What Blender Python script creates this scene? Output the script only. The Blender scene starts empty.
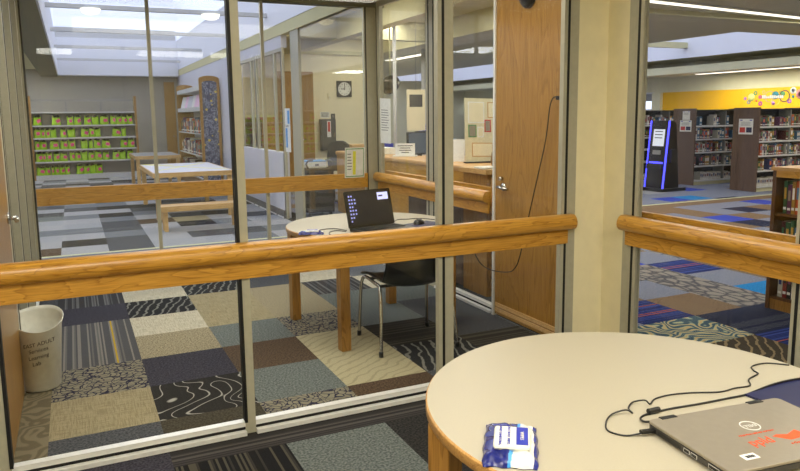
import bpy, math, random
from mathutils import Vector, Matrix, Euler
random.seed(7)
C = bpy.context.scene.collection
PI = math.pi

# ------------------------------------------------------------------ meshes
class MB:
    def __init__(s): s.v = []; s.f = []; s.m = []; s.sm = []
    def add(s, vs, fs, mi=0, sm=False, M=None):
        o = len(s.v)
        s.v += [tuple(M @ Vector(p)) if M else tuple(p) for p in vs]
        for f in fs:
            s.f.append([i + o for i in f]); s.m.append(mi); s.sm.append(sm)
        return s
    def box(s, x0, x1, y0, y1, z0, z1, mi=0, M=None):
        vs = [(x0,y0,z0),(x1,y0,z0),(x1,y1,z0),(x0,y1,z0),(x0,y0,z1),(x1,y0,z1),(x1,y1,z1),(x0,y1,z1)]
        return s.add(vs, [(0,3,2,1),(4,5,6,7),(0,1,5,4),(1,2,6,5),(2,3,7,6),(3,0,4,7)], mi, False, M)
    def tube(s, pts, r, n=10, mi=0, closed=False, r1=None):
        pts = [Vector(p) for p in pts]; N = len(pts); vs = []; fs = []
        up = Vector((0,0,1)); prev = None
        for i, p in enumerate(pts):
            a = pts[(i-1) % N] if (closed or i > 0) else p
            b = pts[(i+1) % N] if (closed or i < N-1) else p
            t = (b - a).normalized()
            ref = prev if prev is not None else (up if abs(t.z) < .9 else Vector((1,0,0)))
            u = (ref - t * ref.dot(t))
            if u.length < 1e-5: u = t.orthogonal()
            u.normalize(); w = t.cross(u); prev = u
            rr = r if r1 is None else r + (r1 - r) * i / (N - 1)
            for k in range(n):
                a_ = 2*PI*k/n
                vs.append(tuple(p + u*math.cos(a_)*rr + w*math.sin(a_)*rr))
        L = N if closed else N - 1
        for i in range(L):
            for k in range(n):
                a0 = i*n + k; a1 = i*n + (k+1) % n; b0 = ((i+1) % N)*n + k; b1 = ((i+1) % N)*n + (k+1) % n
                fs.append((a0, a1, b1, b0))
        s.add(vs, fs, mi, True)
        if not closed:
            o = len(s.v) - N*n
            s.f.append([o + k for k in range(n)][::-1]); s.m.append(mi); s.sm.append(False)
            s.f.append([o + (N-1)*n + k for k in range(n)]); s.m.append(mi); s.sm.append(False)
        return s
    def lathe(s, prof, c=(0,0,0), n=48, mi=0, sm=True, fn=None, M=None):
        vs = []; fs = []
        for r, z in prof:
            for k in range(n):
                a = 2*PI*k/n; rr = r; zz = z
                if fn: rr, zz = fn(r, z, a)
                vs.append((c[0] + rr*math.cos(a), c[1] + rr*math.sin(a), c[2] + zz))
        for i in range(len(prof)-1):
            for k in range(n):
                fs.append((i*n+k, i*n+(k+1) % n, (i+1)*n+(k+1) % n, (i+1)*n+k))
        return s.add(vs, fs, mi, sm, M)
    def disc(s, r, z, c=(0,0), n=48, mi=0, up=True):
        vs = [(c[0]+r*math.cos(2*PI*k/n), c[1]+r*math.sin(2*PI*k/n), z) for k in range(n)]
        f = list(range(n))
        return s.add(vs, [f if up else f[::-1]], mi)
    def prism(s, poly, a0, a1, axis='z', mi=0, sm=False):
        # poly of 2D points, extruded along axis between a0 and a1
        def P(p, a):
            if axis == 'z': return (p[0], p[1], a)
            if axis == 'y': return (p[0], a, p[1])
            return (a, p[0], p[1])
        n = len(poly); vs = [P(p, a0) for p in poly] + [P(p, a1) for p in poly]
        s.add(vs, [tuple(range(n))[::-1], tuple(range(n, 2*n))], mi)
        o = len(s.v) - 2*n
        for i in range(n):
            s.f.append([o+i, o+(i+1) % n, o+n+(i+1) % n, o+n+i]); s.m.append(mi); s.sm.append(sm)
        return s
    def build(s, name, mats, parent=None, bevel=0, fix=True):
        me = bpy.data.meshes.new(name); me.from_pydata(s.v, [], s.f); me.update()
        if not isinstance(mats, (list, tuple)): mats = [mats]
        for m in mats: me.materials.append(m)
        for p, mi, sm in zip(me.polygons, s.m, s.sm): p.material_index = mi; p.use_smooth = sm
        if fix:
            import bmesh
            b = bmesh.new(); b.from_mesh(me); bmesh.ops.recalc_face_normals(b, faces=b.faces); b.to_mesh(me); b.free()
        o = bpy.data.objects.new(name, me); C.objects.link(o)
        if parent: o.parent = parent
        if bevel:
            md = o.modifiers.new('edge', 'BEVEL'); md.width = bevel; md.segments = 2; md.limit_method = 'ANGLE'
        return o

def tag(o, label=None, cat=None, group=None, kind=None):
    if label: o['label'] = label
    if cat: o['category'] = cat
    if group: o['group'] = group
    if kind: o['kind'] = kind
    return o
def thing(name, label, cat, loc=(0,0,0), rz=0, group=None):
    o = bpy.data.objects.new(name, None); C.objects.link(o); o.location = loc; o.rotation_euler = (0,0,rz)
    return tag(o, label, cat, group)
def struct(o): o['kind'] = 'structure'; return o
def sroot(name, loc=(0,0,0)):
    o = bpy.data.objects.new(name, None); C.objects.link(o); o.location = loc; o['kind'] = 'structure'; return o
def copy_tree(o, parent=None):
    c = o.copy(); C.objects.link(c)
    if parent: c.parent = parent
    for ch in list(o.children): copy_tree(ch, c)
    return c
def box(name, m, x0,x1,y0,y1,z0,z1, parent=None, bevel=0):
    return MB().box(x0,x1,y0,y1,z0,z1).build(name, m, parent, bevel)
def text(name, body, size, m, parent=None, M=None, depth=.0006, align='CENTER', warp=None, sx=1):
    cu = bpy.data.curves.new(name, 'FONT'); cu.body = body; cu.size = size; cu.extrude = depth
    cu.align_x = align; cu.align_y = 'CENTER'; cu.resolution_u = 3
    t = bpy.data.objects.new(name + '_c', cu); C.objects.link(t)
    dg = bpy.context.evaluated_depsgraph_get(); me = bpy.data.meshes.new_from_object(t.evaluated_get(dg))
    bpy.data.objects.remove(t); me.name = name
    for v in me.vertices:
        p = Vector((v.co.x*sx, v.co.y, v.co.z))
        if warp: p = Vector(warp(p))
        if M: p = M @ p
        v.co = p
    me.materials.clear(); me.materials.append(m)
    o = bpy.data.objects.new(name, me); C.objects.link(o)
    if parent: o.parent = parent
    return o
def XF(loc, rot=(0,0,0)): return Matrix.Translation(loc) @ Euler(rot).to_matrix().to_4x4()

# ------------------------------------------------------------------ materials
def S(c):  # sRGB 0-255 to linear
    return tuple(((x/255)/12.92 if x/255 <= .04045 else ((x/255+.055)/1.055)**2.4) for x in c) + (1,)
def base(name):
    m = bpy.data.materials.new(name); m.use_nodes = True
    nt = m.node_tree; return m, nt, nt.nodes['Principled BSDF']
def N(nt, t, **kw):
    n = nt.nodes.new(t)
    for k, v in kw.items():
        if hasattr(n, k) and not k[0].isupper(): setattr(n, k, v)
    for k, v in kw.items():
        if k[0].isupper(): n.inputs[k.replace('_', ' ')].default_value = v
    return n
def coords(nt, scale=(1,1,1), kind='Object', loc=(0,0,0), rot=(0,0,0)):
    t = nt.nodes.new('ShaderNodeTexCoord'); mp = nt.nodes.new('ShaderNodeMapping')
    mp.inputs['Scale'].default_value = scale; mp.inputs['Location'].default_value = loc; mp.inputs['Rotation'].default_value = rot
    nt.links.new(t.outputs[kind], mp.inputs['Vector']); return mp.outputs[0]
def ramp(nt, fac, stops, const=False):
    r = nt.nodes.new('ShaderNodeValToRGB'); r.color_ramp.interpolation = 'CONSTANT' if const else 'LINEAR'
    e = r.color_ramp.elements
    while len(e) < len(stops): e.new(.5)
    for i, (p, c) in enumerate(stops): e[i].position = p; e[i].color = c
    nt.links.new(fac, r.inputs[0]); return r.outputs[0]
def mixc(nt, fac, a, b, mode='MIX'):
    n = nt.nodes.new('ShaderNodeMix'); n.data_type = 'RGBA'; n.blend_type = mode
    if isinstance(fac, (int, float)): n.inputs[0].default_value = fac
    else: nt.links.new(fac, n.inputs[0])
    for sock, v in ((n.inputs[6], a), (n.inputs[7], b)):
        if isinstance(v, tuple): sock.default_value = v
        else: nt.links.new(v, sock)
    return n.outputs[2]
def bump(nt, bs, h, s=.3, d=.002):
    b = nt.nodes.new('ShaderNodeBump'); b.inputs['Strength'].default_value = s; b.inputs['Distance'].default_value = d
    nt.links.new(h, b.inputs['Height']); nt.links.new(b.outputs[0], bs.inputs['Normal'])
def plain(name, c, rough=.5, metal=0, var=.04, scale=30, spec=.5, bmp=0, coat=0):
    m, nt, b = base(name); v = coords(nt, (scale,)*3)
    n = N(nt, 'ShaderNodeTexNoise', Scale=1.0, Detail=3.0); nt.links.new(v, n.inputs['Vector'])
    c = S(c); lo = tuple(x*(1-var*2) for x in c[:3])+(1,); hi = tuple(min(1, x*(1+var)) for x in c[:3])+(1,)
    nt.links.new(ramp(nt, n.outputs[0], [(.3, lo), (.7, hi)]), b.inputs['Base Color'])
    b.inputs['Roughness'].default_value = rough; b.inputs['Metallic'].default_value = metal
    b.inputs['Specular IOR Level'].default_value = spec; b.inputs['Coat Weight'].default_value = coat
    if bmp: bump(nt, b, n.outputs[0], bmp)
    return m
def emis(name, c, s):
    m, nt, b = base(name); b.inputs['Base Color'].default_value = S(c)
    b.inputs['Emission Color'].default_value = S(c); b.inputs['Emission Strength'].default_value = s; return m
def wood(name, dark, light, axis='x', rough=.35, scale=1.0, rings=9, coat=.15):
    m, nt, b = base(name)
    st = {'x': (.16, 1, 1), 'y': (1, .16, 1), 'z': (1, 1, .14)}[axis]
    v = coords(nt, tuple(a*scale for a in st))
    n = N(nt, 'ShaderNodeTexNoise', Scale=rings*1.0, Detail=3.0, Distortion=.6); nt.links.new(v, n.inputs['Vector'])
    w = N(nt, 'ShaderNodeMath', operation='MULTIPLY'); nt.links.new(n.outputs[0], w.inputs[0]); w.inputs[1].default_value = 9.0
    fr = N(nt, 'ShaderNodeMath', operation='FRACT'); nt.links.new(w.outputs[0], fr.inputs[0])
    v2 = coords(nt, tuple(a*scale*(1 if a == 1 else .25) for a in st))
    f = N(nt, 'ShaderNodeTexNoise', Scale=140.0, Detail=2.0); nt.links.new(v2, f.inputs['Vector'])
    c1 = ramp(nt, fr.outputs[0], [(0, S(light)), (.75, S([(a*2+b_)/3 for a, b_ in zip(light, dark)])), (.93, S(dark)), (1, S(light))])
    c2 = ramp(nt, f.outputs[0], [(.35, S(dark)), (.6, S(light))])
    nt.links.new(mixc(nt, .4, c1, c2), b.inputs['Base Color'])
    b.inputs['Roughness'].default_value = rough; b.inputs['Coat Weight'].default_value = coat; b.inputs['Coat Roughness'].default_value = .25
    bump(nt, b, f.outputs[0], .08, .001); return m
def glassm(name, tint=(.982,.988,.985,1), f0=.02, mx=.45):
    m = bpy.data.materials.new(name); m.use_nodes = True; nt = m.node_tree; nt.nodes.clear()
    out = nt.nodes.new('ShaderNodeOutputMaterial'); mix = nt.nodes.new('ShaderNodeMixShader')
    tr = nt.nodes.new('ShaderNodeBsdfTransparent'); gl = nt.nodes.new('ShaderNodeBsdfGlossy')
    tr.inputs[0].default_value = tint; gl.inputs['Roughness'].default_value = .02; gl.inputs[0].default_value = (1,1,1,1)
    lw = nt.nodes.new('ShaderNodeLayerWeight'); lw.inputs[0].default_value = .5
    p = N(nt, 'ShaderNodeMath', operation='POWER'); nt.links.new(lw.outputs['Facing'], p.inputs[0]); p.inputs[1].default_value = 5.0
    k = N(nt, 'ShaderNodeMath', operation='MULTIPLY_ADD'); nt.links.new(p.outputs[0], k.inputs[0]); k.inputs[1].default_value = mx; k.inputs[2].default_value = f0
    nt.links.new(k.outputs[0], mix.inputs[0]); nt.links.new(tr.outputs[0], mix.inputs[1]); nt.links.new(gl.outputs[0], mix.inputs[2])
    nt.links.new(mix.outputs[0], out.inputs[0]); return m

def carpet(name, kind, c0, c1, c2=None, ang=0):
    m, nt, b = base(name)
    fl = N(nt, 'ShaderNodeTexNoise', Scale=1.0, Detail=2.0); nt.links.new(coords(nt, (420,)*3), fl.inputs['Vector'])
    a, d = S(c0), S(c1)
    if kind == 'plain':
        n = N(nt, 'ShaderNodeTexNoise', Scale=1.0, Detail=2.0); nt.links.new(coords(nt, (90,)*3), n.inputs['Vector'])
        col = ramp(nt, n.outputs[0], [(.38, a), (.62, d)])
    elif kind == 'stripe':       # fine multicolour stripes running along Y (ang=0) or X
        v = coords(nt, (1,1,1), rot=(0,0,ang)); sx = nt.nodes.new('ShaderNodeSeparateXYZ'); nt.links.new(v, sx.inputs[0])
        q = N(nt, 'ShaderNodeMath', operation='MULTIPLY'); nt.links.new(sx.outputs[0], q.inputs[0]); q.inputs[1].default_value = 95.0
        fq = N(nt, 'ShaderNodeMath', operation='FLOOR'); nt.links.new(q.outputs[0], fq.inputs[0])
        wn = nt.nodes.new('ShaderNodeTexWhiteNoise'); wn.noise_dimensions = '1D'; nt.links.new(fq.outputs[0], wn.inputs['W'])
        st = [(0, a), (.4, d), (.62, a), (.8, S([(x+y)/2 for x, y in zip(c0, c1)]))]
        if c2: st += [(.955+.024*i, S(k)) for i, k in enumerate(c2)]
        col = ramp(nt, wn.outputs['Value'], st, True)
    elif kind == 'grid':
        w1 = N(nt, 'ShaderNodeTexNoise', Scale=1.0, Detail=1.0); nt.links.new(coords(nt, (160, 10, 1)), w1.inputs['Vector'])
        w2 = N(nt, 'ShaderNodeTexNoise', Scale=1.0, Detail=1.0); nt.links.new(coords(nt, (10, 160, 1)), w2.inputs['Vector'])
        mx = N(nt, 'ShaderNodeMath', operation='MULTIPLY'); nt.links.new(w1.outputs[0], mx.inputs[0]); nt.links.new(w2.outputs[0], mx.inputs[1])
        col = ramp(nt, mx.outputs[0], [(.18, a), (.3, d)])
    elif kind == 'line':         # thick meandering light lines
        n = N(nt, 'ShaderNodeTexNoise', Scale=4.0, Detail=0.0, Distortion=.5); nt.links.new(coords(nt), n.inputs['Vector'])
        s_ = N(nt, 'ShaderNodeMath', operation='PINGPONG'); nt.links.new(n.outputs[0], s_.inputs[0]); s_.inputs[1].default_value = .085
        col = ramp(nt, s_.outputs[0], [(0, d), (.006, d), (.010, a)])
    elif kind == 'wave':         # thin wavy lines
        w = N(nt, 'ShaderNodeTexWave', Scale=5.0, Distortion=6.0, Detail=2.0, Detail_Scale=1.2); nt.links.new(coords(nt, rot=(0,0,ang)), w.inputs['Vector'])
        col = ramp(nt, w.outputs[0], [(.0, d), (.1, d), (.2, a)])
    elif kind == 'floral':
        v = nt.nodes.new('ShaderNodeTexVoronoi'); v.feature = 'DISTANCE_TO_EDGE'; v.inputs['Scale'].default_value = 32.0
        nz = N(nt, 'ShaderNodeTexNoise', Scale=9.0, Detail=1.0); cv = coords(nt); nt.links.new(cv, nz.inputs['Vector'])
        nt.links.new(mixc(nt, .12, cv, nz.outputs[1]), v.inputs['Vector'])
        col = ramp(nt, v.outputs[0], [(.05, a), (.11, d)])
    elif kind == 'swirl':
        v = nt.nodes.new('ShaderNodeTexVoronoi'); v.inputs['Scale'].default_value = 3.0; cs = coords(nt); nz = N(nt, 'ShaderNodeTexNoise', Scale=5.0, Detail=1.0); nt.links.new(cs, nz.inputs['Vector']); nt.links.new(mixc(nt, .22, cs, nz.outputs[1]), v.inputs['Vector'])
        s_ = N(nt, 'ShaderNodeMath', operation='PINGPONG'); nt.links.new(v.outputs[0], s_.inputs[0]); s_.inputs[1].default_value = .05
        st = [(0, a), (.02, a), (.032, d)]
        if c2: st += [(.045, S(c2[0]))]
        col = ramp(nt, s_.outputs[0], st)
    elif kind == 'cobble':
        v = nt.nodes.new('ShaderNodeTexVoronoi'); v.feature = 'DISTANCE_TO_EDGE'; v.inputs['Scale'].default_value = 11.0
        nt.links.new(coords(nt, (1, .6, 1)), v.inputs['Vector'])
        col = ramp(nt, v.outputs[0], [(.03, a), (.16, d)])
    col = mixc(nt, .45, col, ramp(nt, fl.outputs[0], [(.3, (.35,.35,.35,1)), (.7, (1,1,1,1))]), 'MULTIPLY')
    nt.links.new(col, b.inputs['Base Color']); b.inputs['Roughness'].default_value = .95; b.inputs['Specular IOR Level'].default_value = .1
    bump(nt, b, fl.outputs[0], .5, .004)
    return m

M = {}
M['alu'] = plain('anodised aluminium', (176,172,152), .42, .1, .03)
M['alu_hi'] = plain('bright aluminium', (232,232,228), .35, .2, .03)
M['gap'] = plain('black gasket', (12,12,12), .6)
M['cream_wall'] = plain('cream painted wall', (234,224,188), .6, 0, .02, 12, .3, .05)
M['white_wall'] = plain('white painted wall', (206,206,214), .65, 0, .02, 10, .3)
M['well'] = plain('white skylight well', (235,236,242), .6, 0, .01, 10, .3)
M['grey_wall'] = plain('grey painted wall', (156,153,146), .65, 0, .02, 8, .3)
M['ceil'] = plain('ceiling paint', (212,206,168), .8, 0, .02, 6, .2)
M['beam'] = plain('beam paint', (206,200,158), .75, 0, .02, 8, .2)
M['olive'] = plain('soffit paint', (120,118,102), .7, 0, .02, 8, .2)
M['yellow'] = plain('yellow painted wall', (236,180,20), .6, 0, .02, 8, .3)
M['railx'] = wood('oak rail lengthwise x', (152,100,26), (210,156,62), 'x', .3, 1.2)
M['raily'] = wood('oak rail lengthwise y', (152,100,26), (210,156,62), 'y', .3, 1.2)
M['doorw'] = wood('oak door veneer', (130,92,30), (170,126,56), 'z', .3, .8)
M['oakz'] = wood('oak upright', (122,84,32), (168,124,60), 'z', .35, 1.2)
M['oaklight'] = wood('pale maple', (176,136,82), (214,176,118), 'x', .4, 1.0)
M['brownend'] = wood('brown laminate', (70,52,40), (104,80,64), 'z', .5, .8, 7, 0)
M['laminate'] = plain('cream laminate', (176,168,148), .42, 0, .012, 200, .5)
M['edge'] = wood('maple edge band', (170,120,62), (214,168,104), 'x', .4, 2)
M['glass'] = glassm('clear glass')
M['black'] = plain('black plastic', (18,18,19), .35)
M['blackm'] = plain('matt black plastic', (26,26,28), .6)
M['dkgrey'] = plain('dark grey plastic', (58,56,54), .5)
M['chrome'] = plain('chrome', (200,200,200), .18, 1)
M['silver'] = plain('brushed silver lid', (152,143,128), .36, .35, .02, 60)
M['white'] = plain('white plastic', (228,228,218), .4)
M['paper'] = plain('paper', (232,232,226), .7)
M['navy'] = plain('navy vinyl', (24,28,72), .45)
M['ink'] = plain('dark ink', (50,48,46), .7)
M['orange'] = plain('orange sticker', (226,84,34), .5)
M['bag'] = plain('lime green felt', (164,214,44), .85, 0, .15, 25, .2, .3)
M['bagdk'] = plain('black bag shadow and handle', (20,26,14), .9)
M['pink'] = plain('pink card', (224,70,120), .6)
M['pinkw'] = plain('pale pink card', (240,200,225), .6)
M['shelfw'] = plain('white shelf metal', (205,205,203), .5)
M['shelfg'] = plain('grey shelf metal', (140,140,138), .5)
M['blue'] = plain('blue print', (40,52,170), .5)
M['sky'] = plain('sky blue print', (60,150,220), .4)
M['foil'] = plain('glossy wipes wrapper', (222,222,216), .22, 0, .05, 40, .5, .5)
M['foilb'] = plain('glossy blue wrapper', (34,42,120), .22, 0, .15, 40, .5, .5)
M['tape'] = plain('yellow tape', (232,226,60), .5)
M['red'] = plain('red print', (200,40,36), .5)
M['green'] = plain('green print', (90,150,90), .5)
M['kick'] = plain('grey vinyl skirting', (110,108,104), .6)
M['lamp'] = emis('lamp diffuser', (255,246,225), 1.8)
M['ledblue'] = emis('blue led strip', (70,70,255), 2.5)
M['tan'] = plain('tan canvas', (150,116,62), .8)

# ------------------------------------------------------------------ camera
cam_d = bpy.data.cameras.new('camera'); cam = bpy.data.objects.new('camera', cam_d); C.objects.link(cam)
yaw, pitch, roll, f = .4382, .1412, -.0122, 694.1
fwd = Vector((math.sin(yaw)*math.cos(pitch), math.cos(yaw)*math.cos(pitch), -math.sin(pitch)))
rt = Vector((math.cos(yaw), -math.sin(yaw), 0)); up = rt.cross(fwd)
r2 = math.cos(roll)*rt + math.sin(roll)*up; u2 = -math.sin(roll)*rt + math.cos(roll)*up
mw = Matrix((r2, u2, -fwd)).transposed().to_4x4(); mw.translation = Vector((0,0,1.5)); cam.matrix_world = mw
cam_d.sensor_width = 36; cam_d.lens = f*36/800; cam_d.shift_y = (214.2-235.5)/800
cam_d.clip_start = .02; cam_d.clip_end = 200
bpy.context.scene.camera = cam

# ------------------------------------------------------------------ floors of carpet tiles
CP = {
 'K': carpet('carpet near black', 'plain', (38,38,40), (66,64,62)),
 'D': carpet('carpet dark grey', 'plain', (66,68,72), (100,102,106)),
 'G': carpet('carpet mid grey', 'plain', (98,102,108), (138,142,146)),
 'g': carpet('carpet light grey', 'plain', (140,142,146), (178,180,184)),
 'W': carpet('carpet ivory', 'grid', (186,180,160), (216,208,184)),
 'w': carpet('carpet pale silver', 'plain', (150,150,152), (182,182,184)),
 'b': carpet('carpet beige', 'grid', (148,138,108), (172,160,128)),
 'B': carpet('carpet beige heather', 'plain', (130,122,100), (184,172,142)),
 'T': carpet('carpet grey teal', 'plain', (86,94,94), (132,138,134)),
 'N': carpet('carpet charcoal navy', 'plain', (50,50,60), (80,78,88)),
 'R': carpet('carpet brown', 'plain', (74,60,48), (106,88,70)),
 'Q': carpet('carpet dark olive brown', 'plain', (62,58,48), (88,82,68)),
 'O': carpet('carpet dark olive stripes', 'stripe', (54,52,46), (84,80,70), None, PI/2),
 'S': carpet('carpet grey pinstripes', 'stripe', (64,64,66), (112,112,112)),
 'M': carpet('carpet stripes with yellow and red threads', 'stripe', (88,88,90), (138,134,128), [(196,164,44),(160,52,34)]),
 'A': carpet('carpet stripes with teal and olive threads', 'stripe', (34,34,36), (86,82,72), [(60,130,130),(150,140,50)]),
 'E': carpet('carpet border stripes with an orange thread', 'stripe', (54,52,52), (88,84,82), [(176,72,34)], PI/2),
 'L': carpet('carpet charcoal with pale squiggles', 'line', (50,48,46), (176,174,166)),
 'V': carpet('carpet charcoal with wavy lines', 'wave', (44,44,46), (128,128,122), None, .3),
 'v': carpet('carpet cream with wavy lines', 'wave', (186,178,146), (168,160,130), None, 1.0),
 'F': carpet('carpet grey floral in navy line', 'floral', (44,44,66), (146,140,120)),
 's': carpet('carpet taupe swirls', 'swirl', (112,104,82), (136,126,102)),
 # library hall
 'x': carpet('carpet blue stripes with orange threads', 'stripe', (34,46,104), (56,76,150), [(190,96,60)], PI/2),
 'n': carpet('carpet navy', 'plain', (30,36,60), (50,56,84)),
 'r': carpet('carpet brown heather', 'plain', (104,86,70), (146,122,98)),
 'c': carpet('carpet stone pattern', 'cobble', (84,84,92), (148,142,136)),
 'y': carpet('carpet blue grey', 'plain', (104,112,134), (148,152,170)),
 'q': carpet('carpet bright blue', 'plain', (22,108,176), (48,146,214)),
 'u': carpet('carpet royal blue', 'plain', (44,62,164), (70,90,200)),
 'f': carpet('carpet teal and cream scrolls', 'swirl', (70,96,112), (176,192,164), [(206,176,122)]),
 'z': carpet('carpet brown zebra', 'wave', (74,66,54), (148,130,100), None, .8),
 'p': carpet('carpet pale border', 'plain', (188,190,150), (216,214,180)),
}
keys = list(CP)
def floor_mesh(name, x0, x1, y0, y1, ox, oy, pick, extra=()):
    mb = MB(); xs = [x0]; k = math.floor((x0-ox)/.5)+1
    while ox+k*.5 < x1-1e-6: xs.append(ox+k*.5); k += 1
    xs.append(x1); ys = [y0]; k = math.floor((y0-oy)/.5)+1
    while oy+k*.5 < y1-1e-6: ys.append(oy+k*.5); k += 1
    ys.append(y1)
    for e in extra: ys.append(e)
    ys = sorted(set(ys))
    for i in range(len(xs)-1):
        for j in range(len(ys)-1):
            cx = (xs[i]+xs[i+1])/2; cy = (ys[j]+ys[j+1])/2
            ch = pick(cx, cy, math.floor((cx-ox)/.5), math.floor((cy-oy)/.5))
            mb.add([(xs[i],ys[j],0),(xs[i+1],ys[j],0),(xs[i+1],ys[j+1],0),(xs[i],ys[j+1],0)], [(0,1,2,3)], keys.index(ch))
    return struct(mb.build(name, [CP[k] for k in keys], fix=False))
# tile columns counted from X = -0.7 in half metres; strings run away from the lens
roomB = {0: 'sssbGgD', 1: 'DbFMMNS', 2: 'QLNBWVW', 3: 'FTRTbbV', 4: 'RvvFBBD', 5: 'DVOTTSW', 6: 'OODDTWG'}
kids = {0: 'RWgGWgTSgDGWKDgGWDKgGDWKGDg', 1: 'WKWGgWGWDGWKWgKGDWKGWgDKWGD', 2: 'DKGDDGKWKGKWDKgWGKDWGKWDgKW', 3: 'gWgWRWGDKWGKWDgKGWDKWgKGDWK',
        4: 'gDWKbKWgDKWGDKWKGDWKgWDKGWK', 5: 'GDgGWKgWKDGWKgDWKGWDKWgGKDW', 6: 'WGWgDWgKWGDKWGKDWgKGWDKWGgD'}
def pick_main(cx, cy, i, j):
    col = i + 2
    if cy < 3.166:
        if cy > 2.98: return 'N' if cx < .3 else 'E'
        if cx < .3: return 'N'
        if cx < .8: return 'A'
        if cx < 1.3: return 'T'
        if cx < 1.8: return 'K'
        return random.choice('DTKAN')
    if cy < 6.5:
        if 0 <= col <= 6: return roomB[col][min(6, max(0, j-6))]
        return random.choice('GDB')
    if cy < 8.42: return 'G' if cy > 8.2 else random.choice('GDGT')
    if cy < 8.5: return 'p'
    if 0 <= col <= 6: 
        s = kids[col]; return s[(j-17) % len(s)].replace('W', 'w').replace('K', 'D' if (i+j) % 3 == 0 else 'K')
    return random.choice('wGDKg')
floor_mesh('floor', -3, 2.81, -1.2, 20.6, .3, 0, pick_main, extra=(2.98, 3.166, 8.2, 8.42))
lib = {(3.6,2.6):'z',(3.6,3.1):'f',(3.6,3.6):'x',(3.6,4.1):'r',(4.1,2.6):'x',(4.1,3.1):'n',(4.1,3.6):'r',(4.1,4.1):'y',(4.6,3.6):'c',(4.6,4.1):'c',(4.6,2.6):'x',(4.6,3.1):'n',
       (5.1,3.6):'q',(5.1,4.1):'y',(5.1,4.6):'x',(5.1,5.1):'y',(5.6,4.6):'r',(5.6,5.1):'c',(5.6,4.1):'r',(5.6,3.6):'y',(3.1,3.1):'f',(3.1,3.6):'y',(3.1,2.6):'f',(4.1,4.6):'c',(4.6,4.6):'c',(4.1,5.1):'y',
       (8.1,6.6):'u',(8.1,7.1):'r',(8.6,7.1):'y',(10.1,7.6):'u',(9.6,8.6):'q',(9.1,8.6):'u'}
def pick_lib(cx, cy, i, j):
    k = (round(3.6+.5*(i), 1), round(3.1+.5*j, 1))
    if k in lib: return lib[k]
    if 8.1 < cy < 8.42 and cx > 5: return 'r'
    if 8.42 < cy < 8.5 and cx > 5: return 'p'
    return random.choice('yyyyuycrynyg') if cx > 3.2 else random.choice('GDK')
floor_mesh('floor', 2.81, 17, -1.2, 28, 3.6, 3.1, pick_lib, extra=(8.42, 8.5))

# ------------------------------------------------------------------ shell
def wall(name, m, *b): return struct(box(name, m, *b))
wall('wall_left', M['white_wall'], -3.1,-3,-1.3,20.7,0,2.9)
wall('wall_back', M['cream_wall'], -1.7,17,-1.3,-1.2,0,3.4)
wall('wall_front', M['grey_wall'], -3.1,2.81,20.6,20.7,0,3.9)
w = sroot('wall_corner')                       # cream corner pier between the two glass walls
box('pier', M['cream_wall'], 2.60,2.93,3.166,3.30,0,2.62, w); box('pier', M['cream_wall'], 2.81,2.93,3.0,3.166,0,2.62, w)
wall('wall_study_left', M['cream_wall'], -1.7,-1.6,-1.2,3.166,0,2.62)
wall('wall_study_front', M['cream_wall'], -1.6,-.46,3.166,3.26,0,2.62)
wall('wall_right', M['cream_wall'], 2.81,2.93,-1.2,.8,0,2.62)
struct(box('ceiling', M['ceil'], -1.7,2.9,-1.2,3.22,2.62,2.7))
struct(box('ceiling', M['ceil'], -.45,2.9,3.22,6.66,2.62,2.7))
box('wall_header', M['olive'], -.45,2.9,6.5,6.62,2.56,2.66)['kind'] = 'structure'
# children's room ceiling with the long skylight
ck = sroot('ceiling')
box('soffit', M['olive'], -.62,-.22,6.66,20.6,2.62,3.5, ck)
box('ceiling_panel', M['ceil'], -3,-.62,3.3,20.6,2.8,2.9, ck)
box('ceiling_panel', M['ceil'], -.22,2.81,6.66,7.3,2.7,3.5, ck)
box('well_wall', M['well'], -.222,-.20,7.3,20.4,2.63,3.6, ck)
box('well_wall', M['well'], 2.785,2.81,7.3,20.6,2.82,3.6, ck)
box('well_wall', M['well'], -.2,2.785,20.2,20.6,2.64,3.6, ck)
for y in (8.2, 10.6, 13.4, 16.4, 19.8): box('skylight_beam', M['shelfw'], -.2,2.785,y-.04,y+.04,2.985,3.04, ck)
skg = sroot('window_1')
for y0_ in (7.3, 13.75): box('pane', M['glass'], -.2,2.785,y0_,y0_+6.45,3.56,3.575, skg)

def glazed(name, axis, a, posts, lo, hi, sill=.055, top=None, depth=(0,.035), gapat=(), panes=True, slim=(), hdr=.08):
    """aluminium framed glass wall; axis 'x' runs along X at Y=a, 'y' runs along Y at X=a"""
    r = sroot(name); d0, d1 = a+depth[0], a+depth[1]; top = top or 2.56
    def bx(nm, m, s0, s1, z0, z1, e0=0, e1=0):
        if axis == 'x': return box(nm, m, s0,s1,d0+e0,d1+e1,z0,z1, r)
        return box(nm, m, d0+e0,d1+e1,s0,s1,z0,z1, r)
    for s0, s1 in posts: bx('post', M['alu'], s0, s1, 0, top)
    for g in gapat: bx('gasket', M['gap'], g-.007, g+.007, sill, top, -.003, .003)
    ends = sorted(posts); 
    for (a0, a1), (b0, b1) in zip(ends[:-1], ends[1:]):
        if b0 - a1 < .05: continue
        bx('sill', M['alu_hi'], a1, b0, .002, .022, -.03, -.035)
        bx('gasket', M['gap'], a1, b0, .002, .036, .005, 0)
        bx('glazing_stop', M['alu_hi'], a1, b0, .036, sill+.005, 0, .005)
        if panes:
            c = (d0+d1)/2 - a
            if axis == 'x': box('pane', M['glass'], a1,b0,a+c-.003,a+c+.003,sill,top, r)
            else: box('pane', M['glass'], a+c-.003,a+c+.003,a1,b0,sill,top, r)
    bx('header', M['alu'], ends[0][0], ends[-1][1], top, top+hdr)
    return r
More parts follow.
